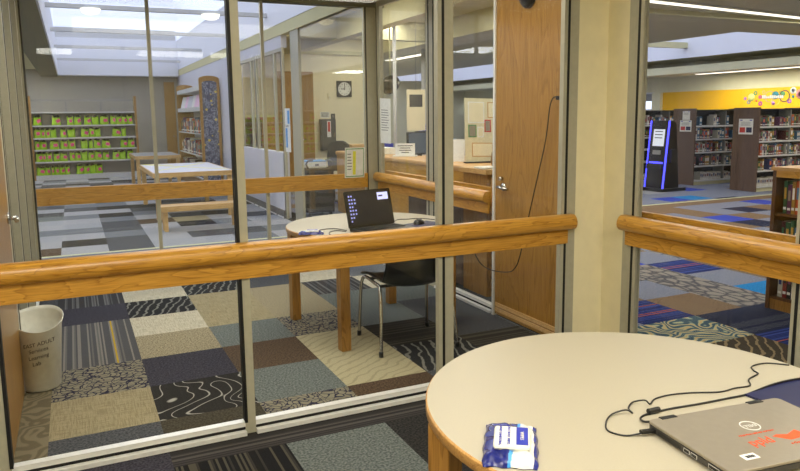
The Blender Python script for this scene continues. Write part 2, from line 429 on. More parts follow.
# study room front glass wall
glazed('window_2', 'x', 3.166, [(-.42,-.325),(.655,.705),(1.705,1.795),(2.50,2.60)], 0, 0, gapat=(-.325,.66,1.735,2.53))
# study room right glass wall
glazed('window_3', 'y', 2.81, [(.8,.9),(1.87,1.955),(2.895,3.0)], 0, 0, gapat=(1.93,2.925))
# room B back glass wall and right glass wall
glazed('window_4', 'x', 6.52, [(-.36,-.305),(.65,.68),(1.65,1.68),(2.68,2.81)], 0, 0, gapat=(-.312,2.70))
glazed('window_5', 'y', 2.81, [(4.33,4.36),(5.25,5.44),(6.42,6.62)], 0, 0, gapat=(5.30,5.39,6.5), top=2.56)
# room B left wall frames
glazed('window_6', 'y', -.42, [(4.22,4.36),(4.95,5.09),(5.7,5.84),(6.42,6.56)], 0, 0, gapat=(4.29,5.02,5.77), depth=(0,.085))
# children's room glass wall towards the hall
kw = glazed('window_7', 'y', 2.81, [(6.62,6.68),(9.13,9.50)], 0, 0, top=2.66, gapat=())
kw2 = glazed('window_8', 'y', 2.81, [(9.94,10.02),(10.36,10.44),(11.5,11.6),(11.84,11.92),(12.7,12.85)], 0, 0, top=2.44, gapat=(10.0,11.55), hdr=.05)
wl = sroot('wall_children_right')
box('low_wall', M['white_wall'], 2.80,2.90,10.02,12.7,0,.98, wl); box('wall_upper', M['white_wall'], 2.80,2.90,12.85,20.6,0,3.6, wl)
box('window_head', M['beam'], 2.80,2.90,6.66,12.85,2.66,2.82, wl); box('window_head', M['white_wall'], 2.805,2.89,9.94,12.85,2.49,2.66, wl)
box('wall_upper', M['well'], 2.81,2.90,6.66,12.85,2.82,3.6, wl); box('window_head', M['beam'], 2.792,2.80,6.66,20.4,2.66,2.82, wl)
struct(box('baseboard_right', M['kick'], 2.785,2.80,10.0,20.6,0,.12))
# doors
d1 = sroot('door_1', (2.80, 3.3, 0))
dl = box('door_leaf', M['doorw'], -.0,.045,.0,1.01,.012,2.5, d1)
box('edge_trim', M['alu_hi'], -.012,.05,1.01,1.035,.0,2.56, d1)
for z in (.035, .075): box('sill_reflection', M['oaklight'], -.006,0,.0,1.0,z,z+.028, d1)  # pale wood strips drawn in place of sill lines mirrored in the door
h = MB(); h.tube([(-.002,.90,.98),(-.055,.90,.98)], .012); h.tube([(-.055,.91,.98),(-.058,.85,.98),(-.05,.78,.975)], .011)
h.lathe([(.0,-.004),(.028,-.004),(.028,.01),(0,.012)], M=XF((0,.90,.98),(0,-PI/2,0)), n=24)
h.tube([(-.002,.92,1.04),(-.03,.92,1.04)], .014)
hh = h.build('lever_handle', M['chrome'], d1); hh['label'] = 'chrome lever handle'
k = MB().lathe([(0,-.0),(.075,.0),(.078,.02),(.06,.045),(0,.055)], M=XF((0,.62,2.27),(0,-PI/2,0))).build('round_speaker', M['black'], d1)
box('door_frame', M['alu'], -.01,.06,-.06,0,0,2.56, d1); box('door_frame', M['alu'], -.01,.06,0,1.0,2.5,2.56, d1)
d2 = sroot('door_2', (-.42, 3.3, 0))
box('door_leaf', M['doorw'], 0,.085,.0,.915,.005,2.35, d2); box('edge_trim', M['alu_hi'], .0,.088,.915,.925,.0,2.4, d2)
h = MB(); h.tube([(.085,.84,.99),(.13,.84,.99)], .012); h.tube([(.13,.84,.99),(.135,.72,.99)], .011)
h.lathe([(0,0),(.03,0),(.03,.008),(0,.01)], M=XF((.085,.84,.99),(0,PI/2,0)), n=24); h.build('lever_handle', M['chrome'], d2)
for z in (.23, 1.2, 2.1): box('hinge', M['chrome'], .085,.09,.0,.03,z,z+.1, d2)
# far doors
for nm, b in (('door_3', (2.42,2.70,20.56,20.6,0,2.5)), ('door_4', (4.05,4.92,14.95,15.0,0,2.48))):
    d = sroot(nm, (b[0], b[2], 0)); box('door_leaf', M['doorw'] if nm == 'door_4' else M['oakz'], 0,b[1]-b[0],0,.04,0,b[5], d)
    MB().tube([(.75*(b[1]-b[0]),0,1.0),(.75*(b[1]-b[0]),-.06,1.0),(.6*(b[1]-b[0]),-.06,1.0)], .012).build('lever_handle', M['chrome'], d)

# ------------------------------------------------------------------ hand rails
def rail_profile():
    pts = []
    for i in range(13):
        a = -PI/2 + PI*i/12 - .25
        pts.append((-.024 - .038*math.cos(a+.12), .887 + .044*math.sin(a)))
    return [(0, .930), (0, .842)] + [(-.022, .840)] + pts
def rail(name, label, axis, a, s0, s1, sign=1, group=None, both=False):
    r = thing(name, label, 'rail', (0,0,0), 0, group); m = M['railx'] if axis == 'x' else M['raily']
    poly = [(a + sign*p[0], p[1]) for p in rail_profile()]
    mb = MB()
    if axis == 'x': mb.prism(poly, s0, s1, 'x', 0, True)
    else: mb.prism(poly, s0, s1, 'y', 0, True)
    o = mb.build('rail_cap', m, r)
    md = o.modifiers.new('edge', 'BEVEL'); md.width = .008; md.segments = 3; md.limit_method = 'ANGLE'; md.angle_limit = math.radians(60)
    q0, q1 = sorted((a, a - sign*.016))
    if axis == 'x': box('backing_board', m, s0+.0, s1-.03, q0,q1, .760,.842, r, .002)
    else: box('backing_board', m, q0,q1, s0+.03 if s1 < 3.2 else s0, s1-.02, .760,.842, r, .002)
    return r
rail('hand_rail', 'long honey oak rail across the front glass wall above the trash can', 'x', 3.165, -.6, 2.57)
rail('hand_rail', 'honey oak rail on the glass wall facing the blue carpeted hall', 'y', 2.808, -.6, 2.985)
rail('hand_rail', 'honey oak rail behind the open laptop, ending at the oak door', 'y', 2.808, 4.40, 6.50)
def board(label, axis, a0, a1, s0, s1, z0, z1):
    m = M['railx'] if axis == 'x' else M['raily']
    o = MB().box(*((s0,s1,a0,a1) if axis == 'x' else (a0,a1,s0,s1)), z0, z1).build('wall_board', m, None, .002)
    return tag(o, label, 'rail')
board('flat oak board across the rear glass wall in front of the children\'s tables', 'x', 6.475, 6.518, -.3, 2.68, .785, .93)
board('thin oak board outside the glass facing the blue carpeted hall', 'y', 2.883, 2.915, .9, 2.98, .80, .945)
board('thin oak board outside the glass behind the open laptop', 'y', 2.883, 2.915, 4.36, 6.5, .80, .945)

# ------------------------------------------------------------------ round tables
def round_table(label, c, R, rot, half):
    t = thing('round_table', label, 'table', (c[0], c[1], 0), rot)
    top = MB(); n = 96
    top.lathe([(0,.708),(R-.006,.708),(R,.712),(R,.736)], n=n, mi=1); top.lathe([(R,.736),(R-.004,.74)], n=n, mi=1); top.lathe([(R-.004,.74),(0,.74)], n=n, sm=False)
    top.build('table_top', [M['laminate'], M['edge']], t)
    ap = MB()
    for i in range(4):
        a = PI/2*i; Mx = Matrix.Rotation(a, 4, 'Z')
        ap.box(-half+.03, half-.03, -half-.012, -half+.012, .64, .708, 0, Mx)
    ap.build('apron', M['oakz'], t)
    for sx in (-1, 1):
        for sy in (-1, 1): box('leg', M['oakz'], sx*half-.033, sx*half+.033, sy*half-.033, sy*half+.033, 0, .708, t, .004)
    return t
round_table('large cream topped round table in the foreground holding the closed grey laptop', (1.338, 1.333), .583, .45, .38)
round_table('cream topped round table behind the glass holding the open black laptop', (1.875, 4.53), .585, math.radians(5.6), .413)

# ------------------------------------------------------------------ wipes packets
def wipes(label, loc, rz, flat=1.0, crump=.004, sc=1.0):
    t = thing('wipes_packet', label, 'wipes packet', loc, rz); t.scale = (1.06*sc, 1.36*sc, sc)
    mb = MB(); nx, ny = 64, 60; W, L, H = .118, .15, .024*flat; rnd = random.Random(3)
    ph = [rnd.uniform(0, 6) for _ in range(8)]
    def hgt(u, v):
        e = (1-abs(u)**3.2)*(1-abs(v)**3.5)
        return max(.0, e)**.5*H + crump*math.sin(9*u+ph[0]+3*v)*math.sin(7*v+ph[1])*(1-.3*abs(u)) + crump*.6*math.sin(19*v+ph[2]+8*u)*abs(v)
    for side in (0, 1):
        vs = []; fs = []
        for j in range(ny+1):
            for i in range(nx+1):
                u = -1+2*i/nx; v = -1+2*j/ny
                w = W/2*(1-.05*abs(v)**2 + .02*math.sin(11*v+ph[3])); l = L/2*(1+.02*math.sin(9*u+ph[4]))
                vs.append((u*w, v*l, max(.002, hgt(u, v)) if not side else .0005))
        for j in range(ny):
            for i in range(nx):
                a = j*(nx+1)+i; fs.append((a, a+1, a+nx+2, a+nx+1))
        if not side:
            for j in range(ny):
                for i in range(nx):
                    u = -1+2*(i+.5)/nx; v = -1+2*(j+.5)/ny
                    mi = 1 if (u < .12+.2*v or u > .84) else 0
                    if -.02 < u-.2*v-.12 < .11: mi = 2
                    if u > .84: mi = 1
                    a = j*(nx+1)+i; mb.add([vs[k] for k in (a, a+1, a+nx+2, a+nx+1)], [(0,1,2,3)], mi, True)
        else: mb.add(vs, fs, 1)
    import bmesh
    o = mb.build('wrapper', [M['foil'], M['foilb'], M['sky']], t, fix=False)
    b = bmesh.new(); b.from_mesh(o.data); bmesh.ops.remove_doubles(b, verts=b.verts, dist=1e-5); bmesh.ops.recalc_face_normals(b, faces=b.faces); b.to_mesh(o.data); b.free()
    z = H
    lid = MB().box(-.036,.042,-.046,.032,z-.004,z+.008).build('lid', M['white'], t, .006)
    box('blue_panel', M['blue'], .012,.037,-.039,.026,z+.008,z+.0086, lid)
    for i, (x, s) in enumerate(((-.022, 'HAND SANITIZING'), (-.004, 'ALCOHOL WIPES'))):
        text('lettering', s, .0085, M['blue'], lid, XF((x, -.007, z+.0084), (0,0,-PI/2)))
    text('lettering', 'WIPES', .011, M['white'], lid, XF((.024, -.007, z+.0089), (0,0,-PI/2)))
    return t
wipes('blue and white packet of alcohol hand wipes lying on the foreground table', (.866, 1.262, .74), math.radians(-35), 1.0, .003)
wipes('crumpled blue and white wipes packet beside the open black laptop', (1.375, 4.31, .74), math.radians(70), .9, .008, .8)

# ------------------------------------------------------------------ closed laptop on the foreground table
t = thing('closed_laptop', 'closed silver grey laptop with orange sticker on the foreground table', 'laptop', (1.207, 1.186, .74), math.radians(-7))
Wd, Dp = .40, .268
def rr(x0, x1, y0, y1, r, n=6):
    p = []
    for cx, cy, a0 in ((x1-r, y0+r, -PI/2), (x1-r, y1-r, 0), (x0+r, y1-r, PI/2), (x0+r, y0+r, PI)):
        for i in range(n+1): a = a0 + PI/2*i/n; p.append((cx+r*math.cos(a), cy+r*math.sin(a)))
    return p
bs = MB().prism(rr(0, Wd, -Dp, 0, .014), .004, .0185).build('base', M['dkgrey'], t, .0015)
for x in (.03, .34):
    for y in (-.03, -.23): box('foot', M['black'], x-.01, x+.01, y-.004, y+.004, 0, .004, t)
MB().prism(rr(.0, Wd, -Dp, 0, .014), .0195, .0265).build('lid', M['silver'], t, .002)
box('seam', M['black'], .003, Wd-.003, -Dp+.003, -.003, .0185, .0195, t)
for x in (.035, .30): box('hinge_cap', M['black'], x, x+.045, -.012, .003, .0215, .0275, t, .001)
v = MB()
for i in range(16): v.box(-.0008, .0005, -.045-.0048*i, -.0424-.0048*i, .0075, .0165)
v.build('vent', M['black'], t)
for y0, y1 in ((-.145,-.129),(-.168,-.152),(-.235,-.205)): 
    p = box('port', M['black'], -.001, .001, y0, y1, .008, .015, t); box('port_rim', M['alu_hi'], -.0006, .0004, y0-.0015, y1+.0015, .007, .016, p)
lg = MB().lathe([(.021,.0266),(.021,.0275),(.0235,.0275),(.0235,.0266)], c=(.205,-.108,0)).build('logo', M['alu_hi'], t)
text('lettering', 'DELL', .0155, M['alu_hi'], lg, XF((.205,-.108,.0268), (0,0,PI)))
Q = lambda x, y, a: XF((x, y, .0267), (0,0,a))
text('sticker_lettering', 'ppld', .042, M['orange'], t, Q(.166,-.178, .0), sx=.9)
text('sticker_lettering', 'PIKES PEAK LIBRARY DISTRICT', .0075, M['orange'], t, Q(.19,-.143, .0))
text('sticker_lettering', 'e-Gaming', .012, M['orange'], t, Q(.245,-.208, 0))
MB().prism([(.21,-.168),(.225,-.163),(.25,-.171),(.285,-.157),(.29,-.178),(.262,-.192),(.238,-.194)], .0266, .027).build('sticker_emblem', M['orange'], t)
l = box('barcode_label', M['paper'], .07,.108,-.236,-.214,.0266,.027, t)
bc = MB()
for i in range(11): bc.box(.078+.0022*i, .0792+.0022*i+(.0006 if i % 3 else 0), -.230,-.220,.027,.0273)
bc.build('bars', M['ink'], l)
# navy folder beyond the laptop
o = MB().prism([(1.592,1.222),(1.60,1.055),(1.86,1.02),(1.88,1.235)], .7405, .747).build('folder', M['navy'], None, .001)
tag(o, 'navy blue folder partly under the closed grey laptop', 'folder')
def smooth(pts, k=6):
    P = [Vector(p) for p in pts]; out = []
    for i in range(len(P)-1):
        a, b, c, d = P[max(0,i-1)], P[i], P[i+1], P[min(len(P)-1,i+2)]
        for j in range(k):
            s = j/k; out.append(.5*((2*b)+(-a+c)*s+(2*a-5*b+4*c-d)*s*s+(-a+3*b-3*c+d)*s**3))
    return out + [P[-1]]
def cable(name, label, pts, r, cat='cable'):
    t = thing(name, label, cat); MB().tube(smooth(pts), r, 8).build('cord', M['black'], t); return t
z = .7425
t = cable('usb_cable', 'thin black cable looping to the plug in the side of the closed laptop',
    [(1.905,1.318,z),(1.86,1.36,z),(1.80,1.362,z),(1.772,1.335,z),(1.76,1.312,z),(1.70,1.295,z),(1.663,1.262,z),(1.61,1.268,z),(1.552,1.268,z),(1.48,1.298,z),(1.416,1.314,z),(1.36,1.312,z),(1.324,1.293,z),(1.312,1.30,z+.01),(1.285,1.315,z+.004),(1.255,1.298,z),(1.243,1.272,z),(1.228,1.28,z+.008),(1.185,1.282,z+.004),(1.149,1.262,z),(1.119,1.222,z),(1.135,1.185,z),(1.165,1.170,z+.004),(1.178,1.167,.7515)], .0022)
pl = MB().box(-.02,.02,-.0065,.0065,-.004,.004).build('plug', M['black'], t, .002); pl.location = (1.188,1.163,.7515); pl.rotation_euler = (0,0,math.radians(-14))
t = cable('power_cable', 'thicker black cable with ferrite bead running behind the closed laptop',
    [(1.95,1.20,z+.001),(1.80,1.225,z+.007),(1.70,1.228,z+.006),(1.6,1.222,z+.001),(1.53,1.228,z),(1.435,1.236,z),(1.36,1.246,z),(1.31,1.249,z),(1.262,1.248,z),(1.238,1.238,z),(1.226,1.214,z+.004),(1.2335,1.198,.7515)], .003)
fb = MB().tube([(-.017,0,0),(-.014,0,0),(.014,0,0),(.017,0,0)], .0075, 12).build('ferrite_bead', M['black'], t); fb.location = (1.292,1.249,.7485); fb.rotation_euler = (0,0,-.05)

# ------------------------------------------------------------------ open laptop in room B
t = thing('open_laptop', 'open black laptop with desktop icons on screen, on the rear round table', 'laptop', (1.80, 4.285, .742), math.radians(13))
MB().prism(rr(-.19,.19,-.26,0,.012), .003, .022).build('base', M['black'], t, .002)
kb = MB()
for j in range(5):
    for i in range(15): kb.box(-.165+.0221*i, -.147+.0221*i, -.045-.0225*j-.018, -.045-.0225*j, .022, .0245)
k_ = kb.build('keyboard', M['blackm'], t); k_['kind'] = 'stuff'
box('touchpad', M['dkgrey'], -.05,.05,-.235,-.175,.022,.0225, t)
for x in (-.16,.16):
    for y in (-.03,-.23): box('foot', M['blackm'], x-.01,x+.01,y-.004,y+.004,0,.003, t)
sc = bpy.data.objects.new('screen_lid', None)
lidM = XF((0,-.004,.02), (math.radians(-14),0,0))
lidm = MB().prism([(x, y+.125) for x, y in rr(-.19,.19,-.125,.125,.012)], 0, .008, 'y')
lidm.v = [tuple(lidM @ Vector(p)) for p in lidm.v]; lid = lidm.build('screen_lid', M['black'], t, .001)
def onlid(x0,x1,z0,z1,e=.0006,d=0): return MB().box(x0,x1,-e-d,-d,z0,z1,0,lidM)
onlid(-.172,.172,.022,.235).build('display', emis('dim desktop', (16,15,26), .3), lid)
win = onlid(.075,.165,.175,.225,.0004,.0006).build('desktop_window', emis('pale window', (190,195,240), .9), lid)
onlid(.085,.12,.196,.207,.0003,.001).build('dark_panel', M['ink'], win)
ic = MB()
for i, x in enumerate((-.163,-.143,-.12)):
    for j in range(8):
        if (i, j) in ((2, 3), (2, 6), (2,7), (1, 7), (2, 0)): continue
        ic.box(x, x+.011, -.0011, -.0006, .208-.024*j, .208-.024*j+.011, 0, lidM)
ic.build('icons', emis('icon glow', (150,160,235), .8), lid)
text('lettering', 'DELL', .009, M['chrome'], lid, lidM @ XF((0,-.0008,.011), (PI/2,0,0)))
# mouse pad, mouse, cables in room B
o = MB().box(-.125,.125,-.10,.10,0,.004).build('mouse_pad', M['navy'], None, .001); o.location = (2.2,4.29,.7405); o.rotation_euler = (0,0,.35)
tag(o, 'navy blue mouse pad under the black mouse', 'mouse pad')
mo = thing('computer_mouse', 'small black mouse on the navy mouse pad', 'mouse', (2.165,4.31,.745), .6)
MB().lathe([(0,.036),(.012,.035),(.024,.027),(.031,.014),(.032,.0)], n=28, fn=lambda r, z, a: (r*(1+.5*abs(math.cos(a))**2), z)).disc(.032,0).build('shell', M['black'], mo)
MB().lathe([(0,.006),(.006,.005),(.008,.0),(0,-.002)], n=16, M=XF((.026,0,.026),(PI/2,0,0))).build('wheel', M['chrome'], mo)
z = .743
cable('mouse_cable', 'thin black cable running from the mouse behind the open laptop', [(1.98,4.42,z),(2.06,4.50,z),(2.13,4.58,z),(2.2,4.56,z),(2.26,4.56,z),(2.32,4.52,z),(2.36,4.44,z)], .0028)
cable('laptop_cable', 'black cable coiled left of the open laptop', [(1.60,4.26,z),(1.56,4.33,z),(1.50,4.30,z),(1.47,4.20,z),(1.52,4.15,z),(1.58,4.17,z)], .0028)
cable('laptop_cable', 'black cable leading off behind the crumpled wipes packet', [(1.62,4.30,z),(1.585,4.40,z),(1.53,4.43,z),(1.47,4.41,z),(1.43,4.40,z)], .0028)
# ------------------------------------------------------------------ black chair
t = thing('stacking_chair', 'black plastic chair with silver tube legs under the rear round table', 'chair', (1.94, 4.06, 0), math.radians(-4))
import bmesh
vs = []; fs = []; nu, nv = 16, 24
def shell(u, v):  # u -1..1 across, v 0..1 from front lip over seat and up the back
    if v < .55:
        s = v/.55; y = .22 - .40*s; z = .448 - .03*math.sin(PI*s*.5)*(1-u*u) - .03*(1-s)**6; w = .245 - .005*s
        z += .02*abs(u)**3
    else:
        s = (v-.55)/.45; a = min(1, s*2.2)*PI/2*.88
        y = -.18 - .07*math.sin(a) - .05*s; z = .448 - .03*(1-u*u)*(1-s)**2 + .05*(1-math.cos(a)) + .27*s; w = .24 - .03*s
        y += .045*u*u*s
    return (u*w, y, z)
for j in range(nv+1):
    for i in range(nu+1): vs.append(shell(-1+2*i/nu, j/nv))
for j in range(nv):
    for i in range(nu): a = j*(nu+1)+i; fs.append((a, a+1, a+nu+2, a+nu+1))
o = MB().add(vs, fs, 0, True).build('seat_shell', M['black'], t)
md = o.modifiers.new('thick', 'SOLIDIFY'); md.thickness = .014; md.offset = -1
for sx in (-1, 1):
    g = MB().tube(smooth([(sx*.255,.245,.0),(sx*.245,.225,.30),(sx*.24,.20,.40),(sx*.23,.15,.43),(sx*.228,.0,.428),(sx*.228,-.12,.425)]), .0115, 12).build('leg', M['chrome'], t)
    MB().tube([(sx*.255,.245,0),(sx*.254,.243,.035)], .0145, 12).build('foot_cap', M['black'], g)
    g = MB().tube(smooth([(sx*.265,-.235,.0),(sx*.25,-.20,.25),(sx*.24,-.165,.36),(sx*.228,-.12,.425)]), .0115, 12).build('leg', M['chrome'], t)
    MB().tube([(sx*.265,-.235,0),(sx*.264,-.231,.035)], .0145, 12).build('foot_cap', M['black'], g)
MB().tube([(-.228,.1,.428),(.228,.1,.428)], .01).tube([(-.228,-.12,.425),(.228,-.12,.425)], .01).build('cross_bar', M['black'], t)

# ------------------------------------------------------------------ trash can
t = thing('trash_can', 'white plastic trash can with handwriting beside the door in the rear room', 'trash can', (-.25, 4.28, 0), 0)
def wav(r, z, a):
    k = 1 + .07*math.cos(2*a+.4)*(z > .3) ; return r*k, z + (.012*math.sin(3*a) if z > .3 else 0)
MB().lathe([(0,.004),(.088,.0),(.098,.012),(.122,.39),(.128,.405),(.131,.402),(.127,.385),(.118,.37),(.094,.02),(0,.016)], n=64,
           fn=lambda r, z, a: (r*(1+.05*math.cos(2*a+.4)*z/.4), (z + (.008*math.sin(2*a+1) + .042*math.sin(a))*max(0,z/.4)**6))).build('bin', M['white'], t)
def on_bin(p):
    zc = .28 + p.y; r = .0995 + (zc-.012)*.0635 + .006 ; a = -PI/2 + .42 + p.x/r - .35
    rr_ = r*(1+.05*math.cos(2*a+.4)*zc/.4)
    return (rr_*math.cos(a), rr_*math.sin(a), zc)
for s, yy, xx, sz in (('EAST ADULT', .004, 0, .030), ('Services', -.032, -.006, .031), ('Learning', -.070, -.008, .031), ('Lab', -.108, -.02, .032)):
    text('handwriting', s, sz, M['ink'], t, warp=lambda p, yy=yy, xx=xx: on_bin(Vector((p.x+xx, p.y+yy+p.x*.15, p.z))), depth=0)

# ------------------------------------------------------------------ cord on the oak door
z = 0
t = cable('door_cord', 'black cord hanging in a loop down the oak door', [(2.77,3.56,1.60),(2.765,3.60,1.60),(2.768,3.64,1.54),(2.77,3.68,1.33),(2.768,3.76,1.08),(2.76,3.86,.75),(2.755,3.93,.52),(2.76,4.00,.42),(2.765,4.10,.375),(2.765,4.30,.35),(2.763,4.45,.37),(2.76,4.55,.45),(2.72,4.62,.6),(2.7,4.66,.70)], .0035)
MB().box(2.765,2.795,3.53,3.58,1.585,1.61).build('plug', M['black'], t, .003)
# ------------------------------------------------------------------ papers on the glass
def sheet(name, label, cat, verts4, m, th=.0015, deco=None):
    """flat sheet from 4 corners given as top-left, top-right, bottom-right, bottom-left"""
    P = [Vector(p) for p in verts4]; n = (P[1]-P[0]).cross(P[3]-P[0]).normalized()
    mb = MB(); vs = [tuple(p) for p in P] + [tuple(p + n*th) for p in P]
    mb.add(vs, [(0,1,2,3),(7,6,5,4),(0,4,5,1),(1,5,6,2),(2,6,7,3),(3,7,4,0)])
    t = thing(name, label, cat, (0,0,0)); c = sum(P, Vector())/4; t.location = c
    o = mb.build('sheet', m, t); o.location = -c
    def patch(nm, u0, u1, v0, v1, mm, e=.001):
        def at(u, v): return P[0]*(1-u)*(1-v)+P[1]*u*(1-v)+P[2]*u*v+P[3]*(1-u)*v
        q = MB(); 
        for sgn in (-1,):
            vs = [tuple(at(u, v) - n*e - c) for u, v in ((u0,v0),(u1,v0),(u1,v1),(u0,v1))] + [tuple(at(u, v) - c) for u, v in ((u0,v0),(u1,v0),(u1,v1),(u0,v1))]
            q.add(vs, [(0,1,2,3),(7,6,5,4),(0,4,5,1),(1,5,6,2),(2,6,7,3),(3,7,4,0)])
        return q.build(nm, mm, t)
    def line_rows(nm, u0, u1, v0, v1, k, mm, fill=.35):
        def at(u, v): return P[0]*(1-u)*(1-v)+P[1]*u*(1-v)+P[2]*u*v+P[3]*(1-u)*v
        q = MB(); rnd = random.Random(k)
        for i in range(k):
            va = v0+(v1-v0)*i/k; vb = va+(v1-v0)/k*fill; ue = u1 - rnd.uniform(0, .25)*(u1-u0)
            vs = [tuple(at(u, v) - n*.0012 - c) for u, v in ((u0,va),(ue,va),(ue,vb),(u0,vb))]
            q.add(vs, [(0,1,2,3)])
        return q.build(nm, mm, t)
    t_ = (t, patch, line_rows); return t_
t, patch, rows = sheet('notice_sheet', 'long pale notice taped to the glass above the rail behind the open laptop', 'notice', [(2.803,6.42,1.675),(2.803,6.17,1.66),(2.803,6.17,1.23),(2.803,6.42,1.23)], M['paper'])
rows('print_lines', .12,.85,.25,.75,9, M['shelfg'])
t, patch, rows = sheet('notice_sheet', 'green bordered notice taped to the rear glass above the oak board', 'notice', [(2.44,6.470,1.19),(2.65,6.470,1.19),(2.64,6.470,.89),(2.43,6.470,.89)], M['paper'])
for a in ((.04,.96,.03,.06),(.04,.96,.94,.97),(.04,.07,.03,.97),(.93,.96,.03,.97)): patch('border', *a, M['green'])
patch('yellow_strip', .40,.55,.12,.9, M['tape']); rows('print_lines', .12,.36,.2,.8,6, M['shelfg'])
t, patch, rows = sheet('window_poster', 'tall blue and white poster on the children\'s room glass', 'poster', [(2.803,9.86,1.62),(2.803,9.60,1.62),(2.803,9.60,1.0),(2.803,9.86,1.0)], M['paper'])
patch('blue_print', .1,.45,.45,.9, M['sky']); patch('blue_print', .5,.9,.05,.35, M['sky']); rows('print_lines', .1,.9,.38,.44,2, M['ink'])

# ================================================================== children's room
sh = thing('bag_shelving', 'wide low shelving of lime green bags against the far wall', 'shelving', (.33, 19.4, 0))
W2 = 1.22
for s in (-1, 1): box('end_panel', M['oakz'], s*W2-.025, s*W2+.025, 0, .36, 0, 2.08, sh)
SZ = [1.36, 1.05, .76, .46, .12]
for z in SZ: box('shelf', M['shelfw'], -W2+.025, W2-.025, 0, .34, z-.03, z, sh)
box('shelf', M['shelfw'], -W2+.025, W2-.025, 0, .34, 1.66, 1.69, sh)
box('back_panel', M['shelfg'], -W2+.025, W2-.025, .34, .36, .1, 1.69, sh)
box('top_bar', M['shelfg'], -W2+.025, W2-.025, .33, .36, 1.96, 2.01, sh)
box('base_plinth', M['shelfw'], -W2+.025, W2-.025, .0, .34, 0, .09, sh)
for x in (-.41, .41):
    box('upright', M['shelfg'], x-.025, x+.025, .3, .33, 0, 1.98, sh)
def bag_proto(v):
    rnd = random.Random(v); root = thing('tote_bag', 'lime bag', 'bag', (0,0,0))
    nu, nv = 20, 9; vs = []; fs = []; tilt = rnd.uniform(-.25, .25)
    for j in range(nv+1):
        s = j/nv
        for i in range(nu):
            a = 2*PI*i/nu; e = 2.8
            cx = abs(math.cos(a))**(2/e)*math.copysign(1, math.cos(a)); sy = abs(math.sin(a))**(2/e)*math.copysign(1, math.sin(a))
            w = .5*(1-.08*s+.05*math.sin(4*s+v)); d = .5*(1-.55*s**2)
            vs.append((cx*w + tilt*.15*s, sy*d, s*(.94+.12*math.sin(3*a+v)*(s > .9)+.06*math.sin(5*a)*s) + (.01 if j == 0 else 0)))
    for j in range(nv):
        for i in range(nu): fs.append((j*nu+i, j*nu+(i+1) % nu, (j+1)*nu+(i+1) % nu, (j+1)*nu+i))
    mb = MB().add(vs, fs, 0, True); mb.f.append(list(range(nu))[::-1]); mb.m.append(0); mb.sm.append(False)
    mb.build('bag_body', M['bag'], root)
    MB().lathe([(0,.96),(.3,1.06),(.44,.92)], n=16, fn=lambda r, z, a: (r*(1 if abs(math.cos(a)) > .4 else .7), z+.05*math.sin(2*a+v))).build('top_shadow', M['bagdk'], root)  # black cap paints the shadow in the bag's tied top
    for q in (-1, 1):
        MB().tube(smooth([(-.25+tilt*.3, .16*q, .8), (-.2, .2*q, 1.0), (.05+tilt, .1*q, 1.12), (.25, .2*q, .95), (.25, .16*q, .78)]), .035, 6).build('handle', M['bag'] if q > 0 else M['bagdk'], root)
    tg = MB().box(-.23,.23,-.03,.0,-.18,.18, 0, XF((rnd.uniform(-.15,.25), -.56, .5), (0,rnd.uniform(-.6,.6),0)))
    tg.build('card_tag', M['pink'], root)
    return root
protos = [bag_proto(v) for v in range(5)]
protos[3].children[-1].data = protos[3].children[-1].data.copy(); protos[3].children[-1].data.materials[0] = M['pinkw']
for ch in protos[4].children:
    if ch.name.startswith('card_tag'): ch.scale = (.001, .001, .001)
bpy.data.objects.remove([c for c in protos[4].children if c.name.startswith('card_tag')][0])
ROW = {0: [(-.9,-.71),(-.43,-.22),(-.08,.07),(.08,.24),(.31,.47),(.49,.66),(.68,.88),(.93,1.06),(1.06,1.2),(1.2,1.33),(1.33,1.47)],
 1: [(-.86,-.7),(-.7,-.6),(-.59,-.47),(-.47,-.34),(-.25,-.12),(-.09,.09),(.22,.4),(.4,.53),(.53,.68),(.96,1.16),(1.18,1.29)],
 2: [(-.86,-.74),(-.74,-.58),(-.51,-.31),(-.27,-.1),(-.1,.08),(.2,.36),(.38,.48),(.5,.66),(.69,.89),(1.14,1.3),(1.31,1.47)],
 3: [(-.86,-.7),(-.7,-.61),(-.61,-.48),(-.45,-.31),(-.3,-.13),(-.08,.04),(.04,.18),(.19,.34),(.35,.49),(.5,.67),(.69,.85),(.92,1.08),(1.08,1.25),(1.28,1.43)],
 4: [(-.85,-.66),(-.66,-.54),(-.52,-.45),(-.45,-.34),(-.34,-.22),(-.21,-.1),(.05,.22),(.22,.36),(.36,.51),(.51,.67)]}
ordn = ['first','second','third','fourth','fifth','sixth','seventh','eighth','ninth','tenth','eleventh','twelfth','thirteenth','last']
rown = ['top filled shelf','second filled shelf','middle shelf','fourth filled shelf','bottom shelf']
used = set(); rb = random.Random(11)
for k, row in ROW.items():
    for i, (a, b_) in enumerate(row):
        pv = rb.choice([0,1,2,3,4,0,1,2]); pr = protos[pv]
        if pv not in used: used.add(pv); o = pr
        else: o = copy_tree(pr)
        w = min(b_-a, .2); c_ = min(max((a+b_)/2, -.86+w/2+.012), 1.50-w/2)
        o.location = (c_, 19.4+.11, SZ[k]+.0015); o.scale = (w*1.04, .16, .218+rb.uniform(-.01,.01)); o.rotation_euler = (0,0,0)
        nm = 'last' if i == len(row)-1 else ordn[i]
        o['label'] = 'lime green tote bag, %s from the left on the %s' % (nm, rown[k]) if nm != 'last' else 'lime green tote bag at the right end of the %s' % rown[k]
        o['group'] = 'lime green bags on the far shelving'
for v, p in enumerate(protos):
    if v not in used:
        for c_ in list(p.children): bpy.data.objects.remove(c_)
        bpy.data.objects.remove(p)

